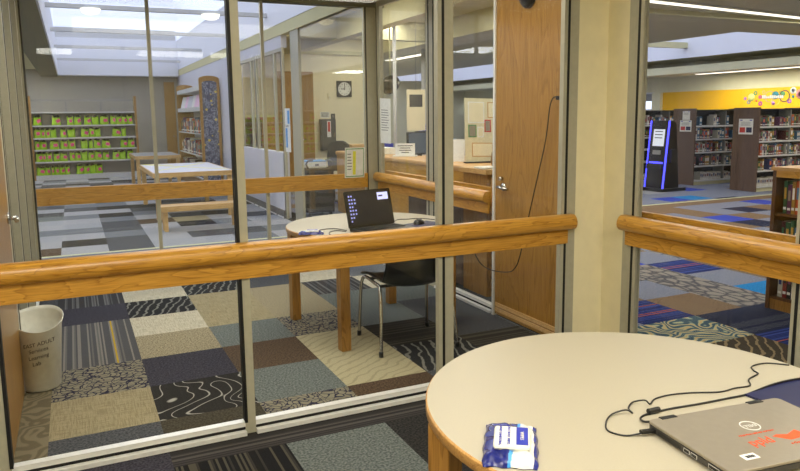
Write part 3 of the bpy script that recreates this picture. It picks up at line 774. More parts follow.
def kids_table(label, x0,x1,y0,y1, h, top, tapes=False, cat='table', name='childrens_table', lw=.035):
    t = thing(name, label, cat, ((x0+x1)/2, (y0+y1)/2, 0)); a, b_ = (x1-x0)/2, (y1-y0)/2
    tt = MB().box(-a+.02,a-.02,-b_+.02,b_-.02,h-.03,h).build('table_top', top, t)
    box('edge_band', M['oaklight'], -a,a,-b_,-b_+.02,h-.07,h+.001, t); box('edge_band', M['oaklight'], -a,a,b_-.02,b_,h-.07,h+.001, t)
    box('edge_band', M['oaklight'], -a,-a+.02,-b_+.02,b_-.02,h-.07,h+.001, t); box('edge_band', M['oaklight'], a-.02,a,-b_+.02,b_-.02,h-.07,h+.001, t)
    for sx in (-1,1):
        for sy in (-1,1): box('leg', M['oaklight'], sx*(a-.06)-lw,sx*(a-.06)+lw,sy*(b_-.07)-lw,sy*(b_-.07)+lw,0,h-.03, t)
    if tapes:
        def strip(p, q, wd=.02):
            p = Vector(p); q = Vector(q); d = (q-p).normalized(); n = Vector((-d.y, d.x))*wd
            MB().prism([tuple(p-n), tuple(q-n), tuple(q+n), tuple(p+n)], h, h+.002).build('yellow_tape', M['tape'], t)
        strip((-a+.05,b_-.1),(a-.05,-b_+.3)); strip((-a+.1,-b_+.5),(a-.1,b_-.2)); strip((-a+.06,b_-.06),(-a+.5,b_-.5), .035)
    return t
kids_table('white topped wooden table marked with crossed yellow tape strips', 1.04,2.22,10.75,13.0,.70,M['white_wall'],True)
kids_table('far grey topped wooden table between the taped table and the green bags', 1.18,2.12,15.7,17.4,.71,M['shelfg'])
kids_table('long low wooden bench seen under the taped table', 1.0,2.05,9.55,9.85,.34,M['oaklight'],False,'bench','wooden_bench',.025)
# book display with patterned end
bk = thing('book_display', 'tall curved top book display with patterned end panel by the right wall', 'bookcase', (2.58, 14.5, 0))
def arch(w, h, r=.06):
    return [(-w,0),(w,0),(w,h-r)] + [(w*math.cos(PI*i/10), h-r+r*math.sin(PI*i/10)) for i in range(1,10)] + [(-w,h-r)]
MB().prism(arch(.20,2.34), 0, .05, 'y').build('end_panel', M['oakz'], bk); MB().prism(arch(.20,2.3), 3.3, 3.35, 'y').build('end_panel', M['oakz'], bk)
m, nt, b = base('patterned fabric'); vv = nt.nodes.new('ShaderNodeTexVoronoi'); vv.inputs['Scale'].default_value = 16.0; nt.links.new(coords(nt), vv.inputs['Vector'])
col = ramp(nt, vv.outputs[0], [(.0, S((60,66,92))), (.3, S((60,66,92))), (.36, S((150,156,176))), (.6, S((66,72,98)))])
v2 = nt.nodes.new('ShaderNodeTexVoronoi'); v2.inputs['Scale'].default_value = 7.0; nt.links.new(coords(nt), v2.inputs['Vector'])
nt.links.new(mixc(nt, ramp(nt, v2.outputs[0], [(.16,(1,1,1,1)),(.19,(0,0,0,1))]), col, S((214,190,80))), b.inputs['Base Color']); M['pat'] = m
MB().prism(arch(.145,2.24,.045), -.008, 0, 'y').build('patterned_panel', M['pat'], bk)
for z in (.25, .72, 1.18, 1.66, 2.08): box('shelf', M['shelfw'], -.19,.19,.05,3.3,z-.02,z, bk); 
for z in (1.66, 2.08): box('shelf_lip', M['shelfw'], -.19,-.18,.05,3.3,z,z+.07, bk)
box('back_panel', M['white_wall'], .18,.19,.05,3.3,.0,2.2, bk); box('base_plinth', M['oakz'], -.18,.18,.05,3.3,0,.2, bk)
# ---- books
cols = [(150,40,36),(36,52,110),(222,216,200),(30,30,32),(196,150,60),(60,110,70),(120,60,100),(70,120,160),(214,96,40),(150,140,120),(96,30,30),(236,232,226)]
pagem = plain('page block', (226,216,190), .8)
bkm = []
for i, c_ in enumerate(cols):
    mb = MB(); mb.box(-.5,.5,0,1,0,1,0); mb.box(-.38,.38,.04,.98,.98,1.003,1); mb.box(-.5,.5,-.02,0,.0,1,0)
    mb.box(-.4,.4,-.03,-.02,.12,.2,2); mb.box(-.3,.3,-.03,-.02,.45,.8,3)
    o = mb.build('book', [plain('book cover %d' % i, tuple(int(q*.84) for q in c_), .55), pagem, M['paper'], plain('book title %d' % i, cols[(i*5+3) % 12], .5)], fix=False)
    bkm.append(o.data); bpy.data.objects.remove(o)
def book(loc, w, d, h, rz, label, group, lean=0, pick=None):
    o = bpy.data.objects.new('book', bkm[random.randrange(12) if pick is None else pick]); C.objects.link(o)
    o.location = loc; o.scale = (w, d, h); o.rotation_euler = (0, lean, rz); return tag(o, label, 'book', group)
rs = random.Random(5)
for k, z in enumerate((.25, .72, 1.18)):
    y = 17.6
    while y > 14.75:
        w = rs.uniform(.09, .16); h = rs.uniform(.24, .34)
        book((2.43, y-w/2, z), w*.95, .22, h, -PI/2, 'picture book on the %s shelf of the patterned display' % ('bottom','second','third')[k], 'picture books on the %s shelf of the patterned display' % ('bottom','second','third')[k])
        y -= w + rs.choice([0,0,.05])
for k, z in enumerate((1.66,)):
    for i in range(6):
        o = MB().box(-.15,.15,-.01,.01,0,.34).build('magazine', [M['paper'], M['pinkw'], M['white_wall']][i % 3]); o.location = (2.46+.02*(i % 2), 17.4-.5*i, z+.002); o.rotation_euler = (-.28,0,-PI/2+.3)
        o.location.z = z + .006
        tag(o, 'pale magazine facing out on the upper shelf of the patterned display', 'magazine', 'magazines on the upper shelf of the patterned display')
t, patch, rows = sheet('wall_frame', 'narrow grey framed panel on the white wall beyond the book display', 'picture frame', [(2.795,20.3,1.85),(2.795,18.9,1.78),(2.795,18.9,.95),(2.795,20.3,.95)], M['dkgrey'], .01)
patch('picture', .08,.92,.05,.95, M['shelfg'])
for i, x in enumerate((.35, 1.95)):
    t = thing('globe_light', 'round white globe lamp under the skylight beam, above the %s' % ('green bags' if i == 0 else 'taped table'), 'lamp', (x, 10.55, 2.98))
    MB().lathe([(0,-.075),(.06,-.07),(.11,-.045),(.13,0)], n=32).build('shade', M['lamp'], t); MB().lathe([(.13,0),(.13,.015),(0,.015)], n=32).build('base_ring', M['white'], t)
t = thing('recessed_ceiling_light', 'fluorescent ceiling fixture left of the children\'s skylight', 'light fixture', (-1.25, 15.6, 2.8))
box('diffuser', M['lamp'], -.3,.3,-1.2,1.2,-.035,-.0, t); box('frame', M['white'], -.33,.33,-1.23,-1.2,-.05,0, t); box('frame', M['white'], -.33,.33,1.2,1.23,-.05,0, t)

# ================================================================== hall beyond the glass
hw = sroot('wall_hall'); box('panel', M['cream_wall'], 2.9,6.3,15.0,15.15,0,3.3, hw); box('trim_strip', M['beam'], 2.9,6.32,14.93,15,2.86,2.94, hw); box('end_trim', M['yellow'], 6.22,6.32,14.95,15.0,0,2.86, hw)
t = thing('wall_clock', 'round white clock on a dark square plate showing nine o\'clock', 'clock', (5.66, 14.995, 2.11))
box('back_plate', M['dkgrey'], -.18,.18,-.03,0,-.18,.18, t, .004)
MB().lathe([(0,.0),(.135,.0),(.15,.008),(.15,0)], n=48, M=XF((0,-.032,0),(PI/2,0,0))).build('face', M['white'], t)
tk = MB()
for i in range(12): tk.box(-.005,.005,-.042,-.036,.105,.128,0, Matrix.Rotation(PI/6*i, 4, 'Y'))
tk.build('hour_marks', M['ink'], t)
box('minute_hand', M['black'], -.006,.006,-.046,-.042,-.02,.115, t); box('hour_hand', M['black'], -.085,.015,-.049,-.046,-.008,.008, t)
t = thing('extinguisher_cabinet', 'dark grey fire extinguisher cabinet with red arrow label on the beige wall', 'cabinet', (5.22, 14.995, .74))
box('body', M['dkgrey'], -.17,.17,-.16,0,0,.70, t, .01); d_ = box('door', M['dkgrey'], -.155,.155,-.17,-.16,.02,.68, t, .004)
box('window_label', M['paper'], -.045,.045,-.173,-.17,.3,.66, d_); 
box('red_arrow', M['red'], -.028,.028,-.176,-.173,.42,.64, d_); box('pull', M['chrome'], .12,.135,-.185,-.17,.3,.4, d_)
t, patch, rows = sheet('paper_sign', 'small printed paper sign above the extinguisher cabinet', 'sign', [(5.08,14.995,1.60),(5.30,14.995,1.60),(5.30,14.995,1.47),(5.08,14.995,1.47)], M['paper'], .003); rows('print_lines', .1,.95,.12,.9,4, M['ink'], .5)
t = thing('switch_plate', 'small grey switch plate right of the paper sign', 'switch', (5.38, 14.995, 1.50)); box('plate', M['dkgrey'], -.05,.05,-.01,0,-.06,.06, t, .002); box('toggle', M['shelfg'], -.01,.01,-.02,-.01,-.02,.02, t)
t = thing('wall_sensor', 'small beige sensor box on the wall left of the clock', 'sensor', (5.30, 14.995, 1.95)); box('housing', M['cream_wall'], -.035,.035,-.04,0,-.07,.07, t, .006); box('lens', M['shelfg'], -.015,.015,-.043,-.04,-.04,-.02, t)
# black book cart with a white box
t = thing('book_drop_cart', 'black wheeled cart with bent handles outside the rear glass', 'cart', (3.30, 10.05, 0))
box('body', M['blackm'], -.21,.21,-.25,.25,.08,.74, t, .01)
for s in (-1,1):
    MB().tube(smooth([(s*.17,-.2,.74),(s*.20,-.2,.80),(s*.17,-.2,.85),(s*.10,-.2,.86)]), .014).build('handle', M['black'], t)
    for q in (-1,1): MB().tube([(s*.16-.015,q*.2,.04),(s*.16+.015,q*.2,.04)], .04, 20).build('caster', M['black'], t)
t = thing('file_box', 'white box with blue rim on top of the black cart', 'box', (3.28, 10.05, .742)); box('body', M['paper'], -.15,.15,-.15,.15,0,.09, t); box('rim', M['sky'], -.155,.155,-.155,.155,.09,.105, t)
box('oval_mark', M['ink'], -.03,.03,-.152,-.15,.03,.06, t)
# office chair
t = thing('office_chair', 'black high backed office chair near the beige wall', 'chair', (3.93, 11.0, 0), -.9)
MB().prism([(x, z_) for x, z_ in [(-.2,.58),(.2,.58),(.23,.8),(.2,1.03),(.1,1.09),(-.1,1.09),(-.2,1.03),(-.23,.8)]], .16, .22, 'y').build('backrest', M['blackm'], t, .015)
MB().prism(rr(-.24,.24,-.24,.22,.06), .44, .50).build('seat', M['blackm'], t, .01)
box('back_support', M['black'], -.03,.03,.2,.24,.4,.7, t); MB().tube([(0,0,.08),(0,0,.44)], .025).build('column', M['black'], t)
for s in (-1,1): MB().tube(smooth([(s*.24,.12,.44),(s*.28,.12,.6),(s*.28,0,.68),(s*.27,-.15,.68)]), .018).build('armrest', M['black'], t)
for i in range(5):
    a = 2*PI*i/5; g = MB().tube([(0,0,.09),(.28*math.cos(a),.28*math.sin(a),.07)], .02, 8).build('foot', M['black'], t)
    MB().tube([(.28*math.cos(a)-.015,.28*math.sin(a),.03),(.28*math.cos(a)+.015,.28*math.sin(a),.03)], .03, 12).build('caster', M['black'], g)
# wooden desk behind the rear glass corner
t = thing('office_desk', 'oak office desk behind the glass corner under the green bordered notice', 'desk', (4.9, 11.3, 0))
box('desk_top', M['oaklight'], -.62,1.2,-.4,.4,.72,.76, t, .004); box('side_panel', M['railx'], -.6,-.56,-.38,.38,0,.72, t); box('side_panel', M['railx'], 1.14,1.18,-.38,.38,0,.72, t); box('modesty_panel', M['railx'], -.56,1.14,-.38,-.35,.1,.72, t)
o = box('desk_organizer', M['oaklight'], 4.31,4.6,11.1,11.4,.7605,1.02, None, .003); tag(o, 'small upright oak organizer standing on the office desk', 'organizer')
# wood bookcase seen through the children's side windows
t = thing('side_bookcase', 'oak bookcase outside the children\'s side windows', 'bookcase', (3.1, 13.6, 0))
box('back_panel', M['oakz'], .28,.30,-1.2,1.2,0,1.5, t)
for y in (-1.2, 0, 1.18): box('side', M['oakz'], 0,.28,y,y+.02,0,1.5, t)
for z in (.1,.5,.9,1.28,1.48): box('shelf', M['oakz'], 0,.28,-1.18,1.18,z,z+.02, t)
for k, z in enumerate((.52,.92)):
    for i in range(16):
        book((3.15, 14.7-.145*i, z), rs.uniform(.08,.13), .18, rs.uniform(.22,.3), -PI/2, 'book on the %s shelf of the oak bookcase outside the side windows' % ('lower','upper')[k], 'books on the %s shelf of the outside oak bookcase' % ('lower','upper')[k])
# oak service counter with rounded end
ct = thing('service_counter', 'long oak service counter with rounded light edge behind the glass', 'counter', (3.75, 8.2, 0))
def stad(x0,x1,y0,y1,n=12):
    r = (x1-x0)/2; c_ = (x0+x1)/2
    return [(c_+r*math.cos(PI+PI*i/n), y0+r+r*math.sin(PI+PI*i/n)) for i in range(n+1)] + [(x1,y1),(x0,y1)]
MB().prism(stad(0,.5,-2.05,2.2), .90, .96).build('counter_top', M['edge'], ct, .02); MB().prism(stad(.03,.47,-2.0,2.2), 0, .90).build('counter_front', M['raily'], ct)
st = thing('counter_sign', 'white printed sign on a stand at the service counter', 'sign', (4.0, 8.35, .962), -.5)
box('base', M['white'], -.16,.16,-.08,.08,0,.015, st); box('card', M['paper'], -.13,.13,-.01,.01,.015,.17, st)
for i, w in enumerate((.10,.07,.08,.05)): box('print_line', M['ink'], -w,w,-.012,-.01,.145-.03*i-.01,.145-.03*i, st)
o = box('monitor_stand_box', M['white'], 3.85,4.15,8.95,9.35,.9615,1.05, None, .004); tag(o, 'low white box on the counter left of the printed sign', 'box')
o = box('file_tray', M['blue'], 4.02,4.36,9.5,9.8,.9615,1.09, None, .004); tag(o, 'purple blue tray on the counter behind the white sign', 'tray')
def monitor(label, loc, rz, group=None):
    t = thing('computer_monitor', label, 'monitor', loc, rz)
    box('screen', M['black'], -.25,.25,-.02,.02,.10,.42, t, .005); box('stand', M['black'], -.03,.03,.0,.03,.01,.12, t); box('foot', M['black'], -.11,.11,-.08,.08,0,.012, t)
    box('display', emis('monitor glow', (60,70,80), .5), -.235,.235,-.022,-.02,.115,.405, t); return t
dk = thing('work_desk', 'oak work desk behind the service counter carrying two monitors', 'desk', (4.9, 9.3, 0)); box('desk_top', M['edge'], -.6,1.1,-.5,.5,.80,.84, dk); box('side_panel', M['oakz'], -.58,-.54,-.45,.45,0,.8, dk); box('side_panel', M['oakz'], 1.04,1.08,-.45,.45,0,.8, dk)
monitor('left black monitor on the work desk behind the counter', (4.58, 9.05, .842), .25); monitor('right black monitor on the work desk behind the counter', (4.98, 9.5, .842), -.1)
# mirror / hanging items / columns
t = thing('hanging_sign', 'dark convex mirror hanging from the ceiling above the counter', 'mirror', (5.0, 11.0, 2.02))
MB().lathe([(0,.12),(.12,.08),(.18,0),(.12,-.02),(0,-.02)], n=32, M=XF((0,0,0),(PI/2+.5,0,0))).build('dome', plain('mirror dome', (70,66,58), .12, .8), t); MB().tube([(0,0,0),(0,0,1.1)], .012).build('rod', M['beam'], t)
for i, (x, y, r) in enumerate(((4.9, 10.6, .03), (7.2, 14.0, .07))):
    o = MB().tube([(x,y,0),(x,y,3.3)], r, 20).build('round_column', M['shelfw']); tag(o, ('thin pale post rising behind the counter' if i == 0 else 'thicker pale round column deeper in the hall'), 'column')
t, patch, rows = sheet('hanging_sign', 'small pale blue sign hanging on the thick column', 'sign', [(6.55,13.0,1.32),(6.95,13.0,1.32),(6.95,13.0,1.12),(6.55,13.0,1.12)], plain('pale blue sign', (170,178,226), .6), .004)
rows('print_lines', .2,.9,.2,.9,3, M['blue']); MB().tube([(-.0,0,.1),(-.0,0,2.07)], .004).build('wire', M['shelfg'], t)
t, patch, rows = sheet('hanging_poster', 'cream hanging poster with a dark round picture behind the monitors', 'poster', [(5.02,10.4,1.92),(5.36,10.4,1.92),(5.36,10.4,1.25),(5.02,10.4,1.25)], M['cream_wall'], .003)
patch('picture', .15,.85,.12,.42, M['dkgrey']); MB().tube([(0,0,.33),(0,0,1.70)], .003).build('wire', M['shelfg'], t)
# notice board with clippings
nb = thing('poster_board', 'tilted cream poster board covered with clippings, on the counter end', 'poster board', (4.22, 6.72, .965), -.12)
Mt = XF((0,0,0), (-.12,.03,0))
MB().box(-.24,.24,-.006,.006,0,.72,0,Mt).build('board', plain('cream board', (222,214,176), .7), nb)
for (x0,x1,z0,z1,mm) in ((-.2,.0,.44,.68,'paper'),(.04,.2,.5,.68,'bk'),(-.2,-.1,.28,.42,'green'),(.0,.08,.34,.48,'red'),(-.16,.1,.06,.22,'bk'),(.13,.22,.04,.2,'blue'),(-.09,-.01,.28,.4,'paper'),(.12,.2,.3,.46,'paper')):
    m_ = M['oaklight'] if mm == 'bk' else M[mm]
    cl = MB().box(x0,x1,-.008,-.006,z0,z1,0,Mt).build('clipping', m_, nb)
    MB().box(x0+.012,x1-.012,-.0095,-.008,z0+.012,z1-.012,0,Mt).build('print', M['cream_wall'] if mm in ('bk','paper') else plain('clipping tone', (150,140,120)), cl)
MB().box(-.25,.25,-.05,.03,-.003,.01,0).build('ledge', M['blackm'], nb)
# magazines by the counter and wooden drawer unit
for i in range(4):
    o = MB().box(-.11,.11,-.004,.004,0,.26).build('magazine', [M['paper'], M['shelfg'], M['sky'], M['pinkw']][i]); o.location = (4.02+.02*i, 7.05+.14*i, .9615); o.rotation_euler = (-.2,0,-.7)
    tag(o, 'magazine propped on the counter beside the poster board', 'magazine', 'magazines propped beside the poster board')
t = thing('drawer_cabinet', 'tall narrow oak drawer cabinet beside the oak door\'s edge', 'cabinet', (3.22, 4.95, 0))
box('body', M['oakz'], -.20,.28,-.18,.2,.0,1.02, t); box('top', M['oaklight'], -.24,.30,-.22,.22,1.02,1.06, t, .004)
for i in range(9):
    d_ = box('drawer', M['oaklight'] if i > 4 else M['oakz'], -.17,.26,-.20,-.18,.07+.105*i,.155+.105*i, t); box('pull_slot', M['black'], -.17,.26,-.203,-.198,.157+.105*i,.168+.105*i, d_)
t = thing('canvas_bag', 'small tan canvas bag standing on the oak drawer cabinet', 'bag', (3.28, 4.98, 1.061)); MB().lathe([(0,0),(.06,0),(.075,.04),(.065,.12),(.03,.16),(.028,.165),(0,.16)], n=24, fn=lambda r, z, a: (r*(1+.12*math.sin(3*a)), z)).build('body', M['tan'], t)
MB().tube(smooth([(-.03,0,.15),(-.02,0,.21),(.02,0,.21),(.03,0,.15)]), .008).build('handle', M['tan'], t)
t, patch, rows = sheet('paper_stack', 'white papers lying on the drawer cabinet', 'papers', [(2.99,4.93,1.0625),(3.14,4.93,1.0625),(3.14,4.78,1.0625),(2.99,4.78,1.0625)], M['paper'], .012); t.location.z += .0125
t = thing('reflection_panels', 'brown wooden panels standing in for a table reflection in the glass, beside the drawer cabinet', 'desk', (3.35, 5.55, 0))  # solid panels built for what reads as the table mirrored in the glass
box('front_panel', M['brownend'], -.3,-.27,-.35,.75,0,.74, t); box('desk_top', M['oakz'], -.3,.4,-.35,.75,.74,.77, t); box('side_panel', M['brownend'], -.27,.4,.72,.75,0,.74, t); box('side_panel', M['brownend'], -.27,.4,-.35,-.32,0,.74, t)

# ================================================================== library hall on the right
yw = sroot('wall_yellow'); box('panel', M['yellow'], 16.5,16.6,-1.2,16.1,0,2.10, yw); box('upper_panel', M['ceil'], 16.5,16.6,-1.2,28,2.10,3.4, yw); box('pier', M['ceil'], 16.4,16.6,16.1,16.45,0,2.1, yw)
box('panel', M['white_wall'], 16.5,16.6,16.45,28,0,1.55, yw)
struct(box('wall_far', M['ceil'], 2.8,17,28,28.1,0,3.4))
wn = sroot('window_9'); box('frame', M['shelfw'], 16.48,16.62,16.45,28,1.55,1.6, wn); box('frame', M['shelfw'], 16.48,16.62,16.45,28,2.07,2.12, wn)
box('pane', M['glass'], 16.54,16.55,16.45,28,1.6,2.07, wn); box('blind', M['shelfg'], 16.46,16.47,16.5,27.9,1.85,2.07, wn)
# bubbles on the yellow wall
dc = thing('wall_decal', 'cluster of coloured circles with white word on the yellow wall', 'decal', (16.5, 12.4, 1.87))
def ring(y, z, r, m_, hole=0, nm='circle'):
    Mx = XF((-.004, y, z), (0,-PI/2,0)); mb = MB()
    if hole: mb.lathe([(r*hole,0),(r*hole,.004),(r,.004),(r,0)], n=28, M=Mx)
    else: mb.lathe([(0,.004),(r,.004),(r,0)], n=28, M=Mx)
    return mb.build(nm, m_, dc)
def dy(px): return (770-px)*.0285   # position along the wall about the decal's middle
lt = plain('pale yellow green', (214,214,120)); vio = plain('violet', (170,110,190)); teal = plain('teal', (30,120,130)); mag = plain('magenta', (190,70,140)); pk = plain('dusty pink', (214,140,140)); gb = plain('grey blue', (130,150,150))
for px, py, r, mm, ho in ((742.4,99.5,.035,vio,0),(748.8,98.6,.085,lt,0),(746.3,102.7,.045,gb,.4),(753,95,.05,M['green'],.4),(754.4,101.8,.02,M['red'],0),(758,98.5,.04,mag,.3),(761.5,94.3,.035,gb,.75),(758.7,104.3,.05,mag,.35),
    (767.8,98.4,.12,gb,.9),(773.5,97.5,.085,teal,0),(771.8,104.3,.04,vio,0),(774,102,.10,lt,.9),(778.3,94.7,.03,M['green'],.5),(782.5,98.4,.125,M['navy'],.85),(781,96.5,.05,M['green'],0),(790.6,94,.07,M['paper'],0),(790.6,93.7,.035,teal,.3),(790.8,99,.03,teal,0),(787.5,102.7,.05,vio,.4),(797.5,97,.10,pk,0),(797.5,97,.05,mag,0)):
    ring(dy(px), (98.5-py)*.0297, r*1.2, mm, ho)
wb = MB(); rd = random.Random(2)
for i in range(11): wb.box(-.012,-.006, .28-.056*i-.045, .28-.056*i, -.045, -.045+rd.uniform(.05,.09)); wb.box(-.012,-.006, .28-.056*i-.012, .28-.056*i, -.045, .03)
wb.build('white_word', M['paper'], dc)

def stack_range(label, y0, x0, x1, ncol, endw, hgt=1.55):
    t = thing('book_stack_range', label, 'bookshelf', (x0, y0, 0)); D = endw
    box('end_panel', M['brownend'], 0,.03,0,D,0,hgt+.02, t); box('end_panel', M['brownend'], x1-x0-.03,x1-x0,0,D,0,hgt+.02, t)
    box('centre_panel', M['blackm'], .03,x1-x0-.03,D/2-.01,D/2+.01,.05,hgt-.02, t); box('top_panel', M['dkgrey'], .03,x1-x0-.03,.0,D,hgt-.025,hgt-.005, t)
    for z in SH: box('shelf', M['shelfw'], .03,x1-x0-.03,.0,D/2-.01,z-.03,z, t); box('shelf', M['shelfw'], .03,x1-x0-.03,D/2+.01,D,z-.03,z, t)
    box('plinth', M['beam'], .03,x1-x0-.03,.02,D-.02,0,.07, t)
    for k in range(1, int((x1-x0)/.9)+1): box('upright', M['shelfg'], .9*k-.01,.9*k+.01,.02,D/2-.01,.07,hgt-.03, t)
    return t
SH = [.10,.40,.68,.95,1.22]
sn = ['bottom','second','third','fourth','top']
def fill(y0, x0, xa, xb, nm, ks=range(5)):
    for k in ks:
        x = xa
        while x < xb:
            w = rs.uniform(.035,.075)
            if (x-x0) % .9 > .9-w-.012 or (x-x0) % .9 < .012: x += .03; continue
            if rs.random() < .10: x += rs.uniform(.05,.18); continue
            h = rs.uniform(.16,.225)
            if k == 0: h = rs.uniform(.13,.16)
            book((x+w/2, y0+.035, SH[k]), w*.94, .17, h, 0, 'book on the %s shelf of %s' % (sn[k], nm), 'books on the %s shelf of %s' % (sn[k], nm), pick=(rs.choice([2,11]) if k == 0 else None)); x += w
stack_range('long book range whose brown end panel carries one notice, nearest the oak case', 8.87, 11.5, 15.0, 0, .56)
stack_range('long book range whose brown end panel carries two notices, beside the kiosk', 10.33, 11.5, 15.0, 0, .58)
stack_range('farthest long book range, partly hidden behind the black kiosk', 11.85, 11.5, 15.0, 0, .58)
fill(8.87, 11.5, 11.54, 12.75, 'the nearest brown ended range'); fill(10.33, 11.5, 11.54, 12.65, 'the range beside the kiosk'); fill(11.85, 11.5, 11.54, 12.7, 'the farthest range', (4,3))
def endsheet(label, y0, y1, z0, z1, pics=True):
    t, patch, rows = sheet('notice_sheet', label, 'notice', [(11.496,y1,z1),(11.496,y0,z1),(11.496,y0,z0),(11.496,y1,z0)], M['paper'], .002)
    patch('blue_mark', .08,.25,.06,.12, M['blue']); patch('blue_mark', .75,.92,.06,.12, M['blue'])
    if pics: patch('picture', .08,.46,.55,.88, M['red']); patch('picture', .54,.92,.55,.88, M['navy'])
    rows('print_lines', .15,.85,.2,.48,4, M['shelfg'])
endsheet('white notice with two pictures on the nearest brown end panel', 8.99,9.30,1.07,1.36); endsheet('white notice with pictures on the end panel beside the kiosk', 10.42,10.72,1.10,1.33)
endsheet('upper pale notice on the end panel beside the kiosk', 10.47,10.66,1.34,1.52, False)
# self-service kiosk
k = thing('self_service_kiosk', 'tall black kiosk with glowing blue edge strips in the blue hall', 'kiosk', (10.1, 10.0, 0))
lean = .12
body = [(0,.05),(.42,.05),(.42,.12),(.30,1.30),(.22,1.345),(.12,1.345),(0.0,.12)]
MB().prism(body, -.22, .22, 'y').build('cabinet', M['black'], k, .004)
MB().prism([(-.08,0),(.55,0),(.55,.06),(-.08,.06)], -.28, .24, 'y').build('base_plate', M['black'], k, .004)
for s in (-1,1):
    y0 = s*.225; MB().prism([(-.012,.06),(.012,.06),(.13,1.34),(.106,1.34)], min(y0-.012,y0+.012), max(y0-.012,y0+.012), 'y').build('light_strip', M['ledblue'], k)
def kf(z): return -.002 + (z-.12)*.098
def kplate(nm, y0,y1,z0,z1,mm,e=.008):
    MB().add([(kf(z0)-e,y0,z0),(kf(z0)-e,y1,z0),(kf(z1)-e,y1,z1),(kf(z1)-e,y0,z1),(kf(z0),y0,z0),(kf(z0),y1,z0),(kf(z1),y1,z1),(kf(z1),y0,z1)], [(0,1,2,3),(7,6,5,4),(0,4,5,1),(1,5,6,2),(2,6,7,3),(3,7,4,0)]).build(nm, mm, k)
kplate('screen_bezel', -.2,.2,.82,1.24,M['blackm']); kplate('display', -.15,.13,.86,1.18,emis('kiosk screen', (190,195,205), .8),.012)
for i, z in enumerate((1.13,1.07,1.01)): kplate('text_line', -.1,.09,z,z+.015,M['ink'],.014)
kplate('card_reader', -.1,.1,.70,.78,M['shelfg'],.02); kplate('glow_slot', -.17,.17,.53,.56,M['ledblue'],.01); kplate('shelf_tray', -.19,.19,.42,.52,M['blackm'],.05)
box('side_reader', M['blackm'], .12,.22,-.30,-.22,.55,.8, k, .005)
# low oak bookcase close outside the right glass
t = thing('low_bookcase', 'dark oak bookcase with books, just outside the right glass wall', 'bookcase', (4.75, 2.3, 0))
M['dkoak'] = wood('dark oak', (62,38,16), (108,72,36), 'z', .4, 1.2)
Lb = 1.22
box('side', M['dkoak'], 0,.33,Lb-.03,Lb,0,1.06, t); box('side', M['dkoak'], 0,.33,0,.03,0,1.06, t); box('top', M['edge'], -.01,.34,-.01,Lb+.01,1.06,1.085, t)
box('face_frame', M['raily'], -.002,.02,.03,Lb-.03,1.01,1.06, t); box('back_panel', M['dkoak'], .31,.33,.03,Lb-.03,.1,1.06, t)
LZ = (.10,.44,.74)
for z in LZ: box('shelf', M['dkoak'], .01,.31,.03,Lb-.03,z-.02,z, t)
box('plinth', M['oakz'], .01,.3,.03,Lb-.03,0,.08, t)
for kx, z in enumerate(LZ):
    y = 2.3+Lb-.07
    for i in range(9):
        w = rs.uniform(.028,.045); h = rs.uniform(.20,.255)
        book((4.79, y-w/2, z+.001), w*.92, .2, h, -PI/2, 'book on the %s shelf of the dark oak bookcase' % ('bottom','middle','top')[kx], 'books on the %s shelf of the dark oak bookcase' % ('bottom','middle','top')[kx]); y -= w+(.06 if i == 3 and kx == 2 else .002)

# ------------------------------------------------------------------ library ceiling
cl = sroot('ceiling')
def cslab(x0,x1,y0,y1): box('slab', M['ceil'], x0,x1,y0,y1,3.3,3.4, cl)
SX0,SX1,SY0,SY1 = 11.2,15.2,9.2,27
cslab(2.9,6.9,-1.2,28)
for b in ((SX0,SX0+.03,SY0,SY1),(SX1-.03,SX1,SY0,SY1),(SX0,SX1,SY0,SY0+.03),(SX0,SX1,SY1-.03,SY1)): box('well_lining', M['well'], *b, 2.95,3.6, cl)
for b in ((6.8,SX0,-1.2,28),(SX1,16.6,-1.2,28),(SX0,SX1,-1.2,SY0),(SX0,SX1,SY1,28)): box('low_slab', M['ceil'], *b, 2.95,3.4, cl)
for b in ((SX0-.1,SX0,SY0-.1,SY1+.1),(SX1,SX1+.1,SY0-.1,SY1+.1),(SX0,SX1,SY0-.1,SY0),(SX0,SX1,SY1,SY1+.1)): box('well_wall', M['well'], *b, 3.35,3.6, cl)
for x in (4.6,6.55): box('ceiling_beam', M['beam'], x,x+.22,-1.2,28,2.92,3.3, cl)
for y in (7.35,12.5,18): box('ceiling_beam', M['beam'], 2.9,6.8,y,y+.25,2.95,3.3, cl)
box('ceiling_beam', M['beam'], 6.8,16.5,7.6,7.8,2.88,2.95, cl)
for y in (14,20): box('skylight_beam', M['beam'], SX0,SX1,y,y+.12,3.2,3.35, cl)
box('ceiling_panel', M['ceil'], 15.3,16.5,-1.2,28,2.55,2.75, cl)
wn = sroot('window_10'); box('pane', M['glass'], SX0,SX1,SY0,SY1,3.56,3.575, wn)

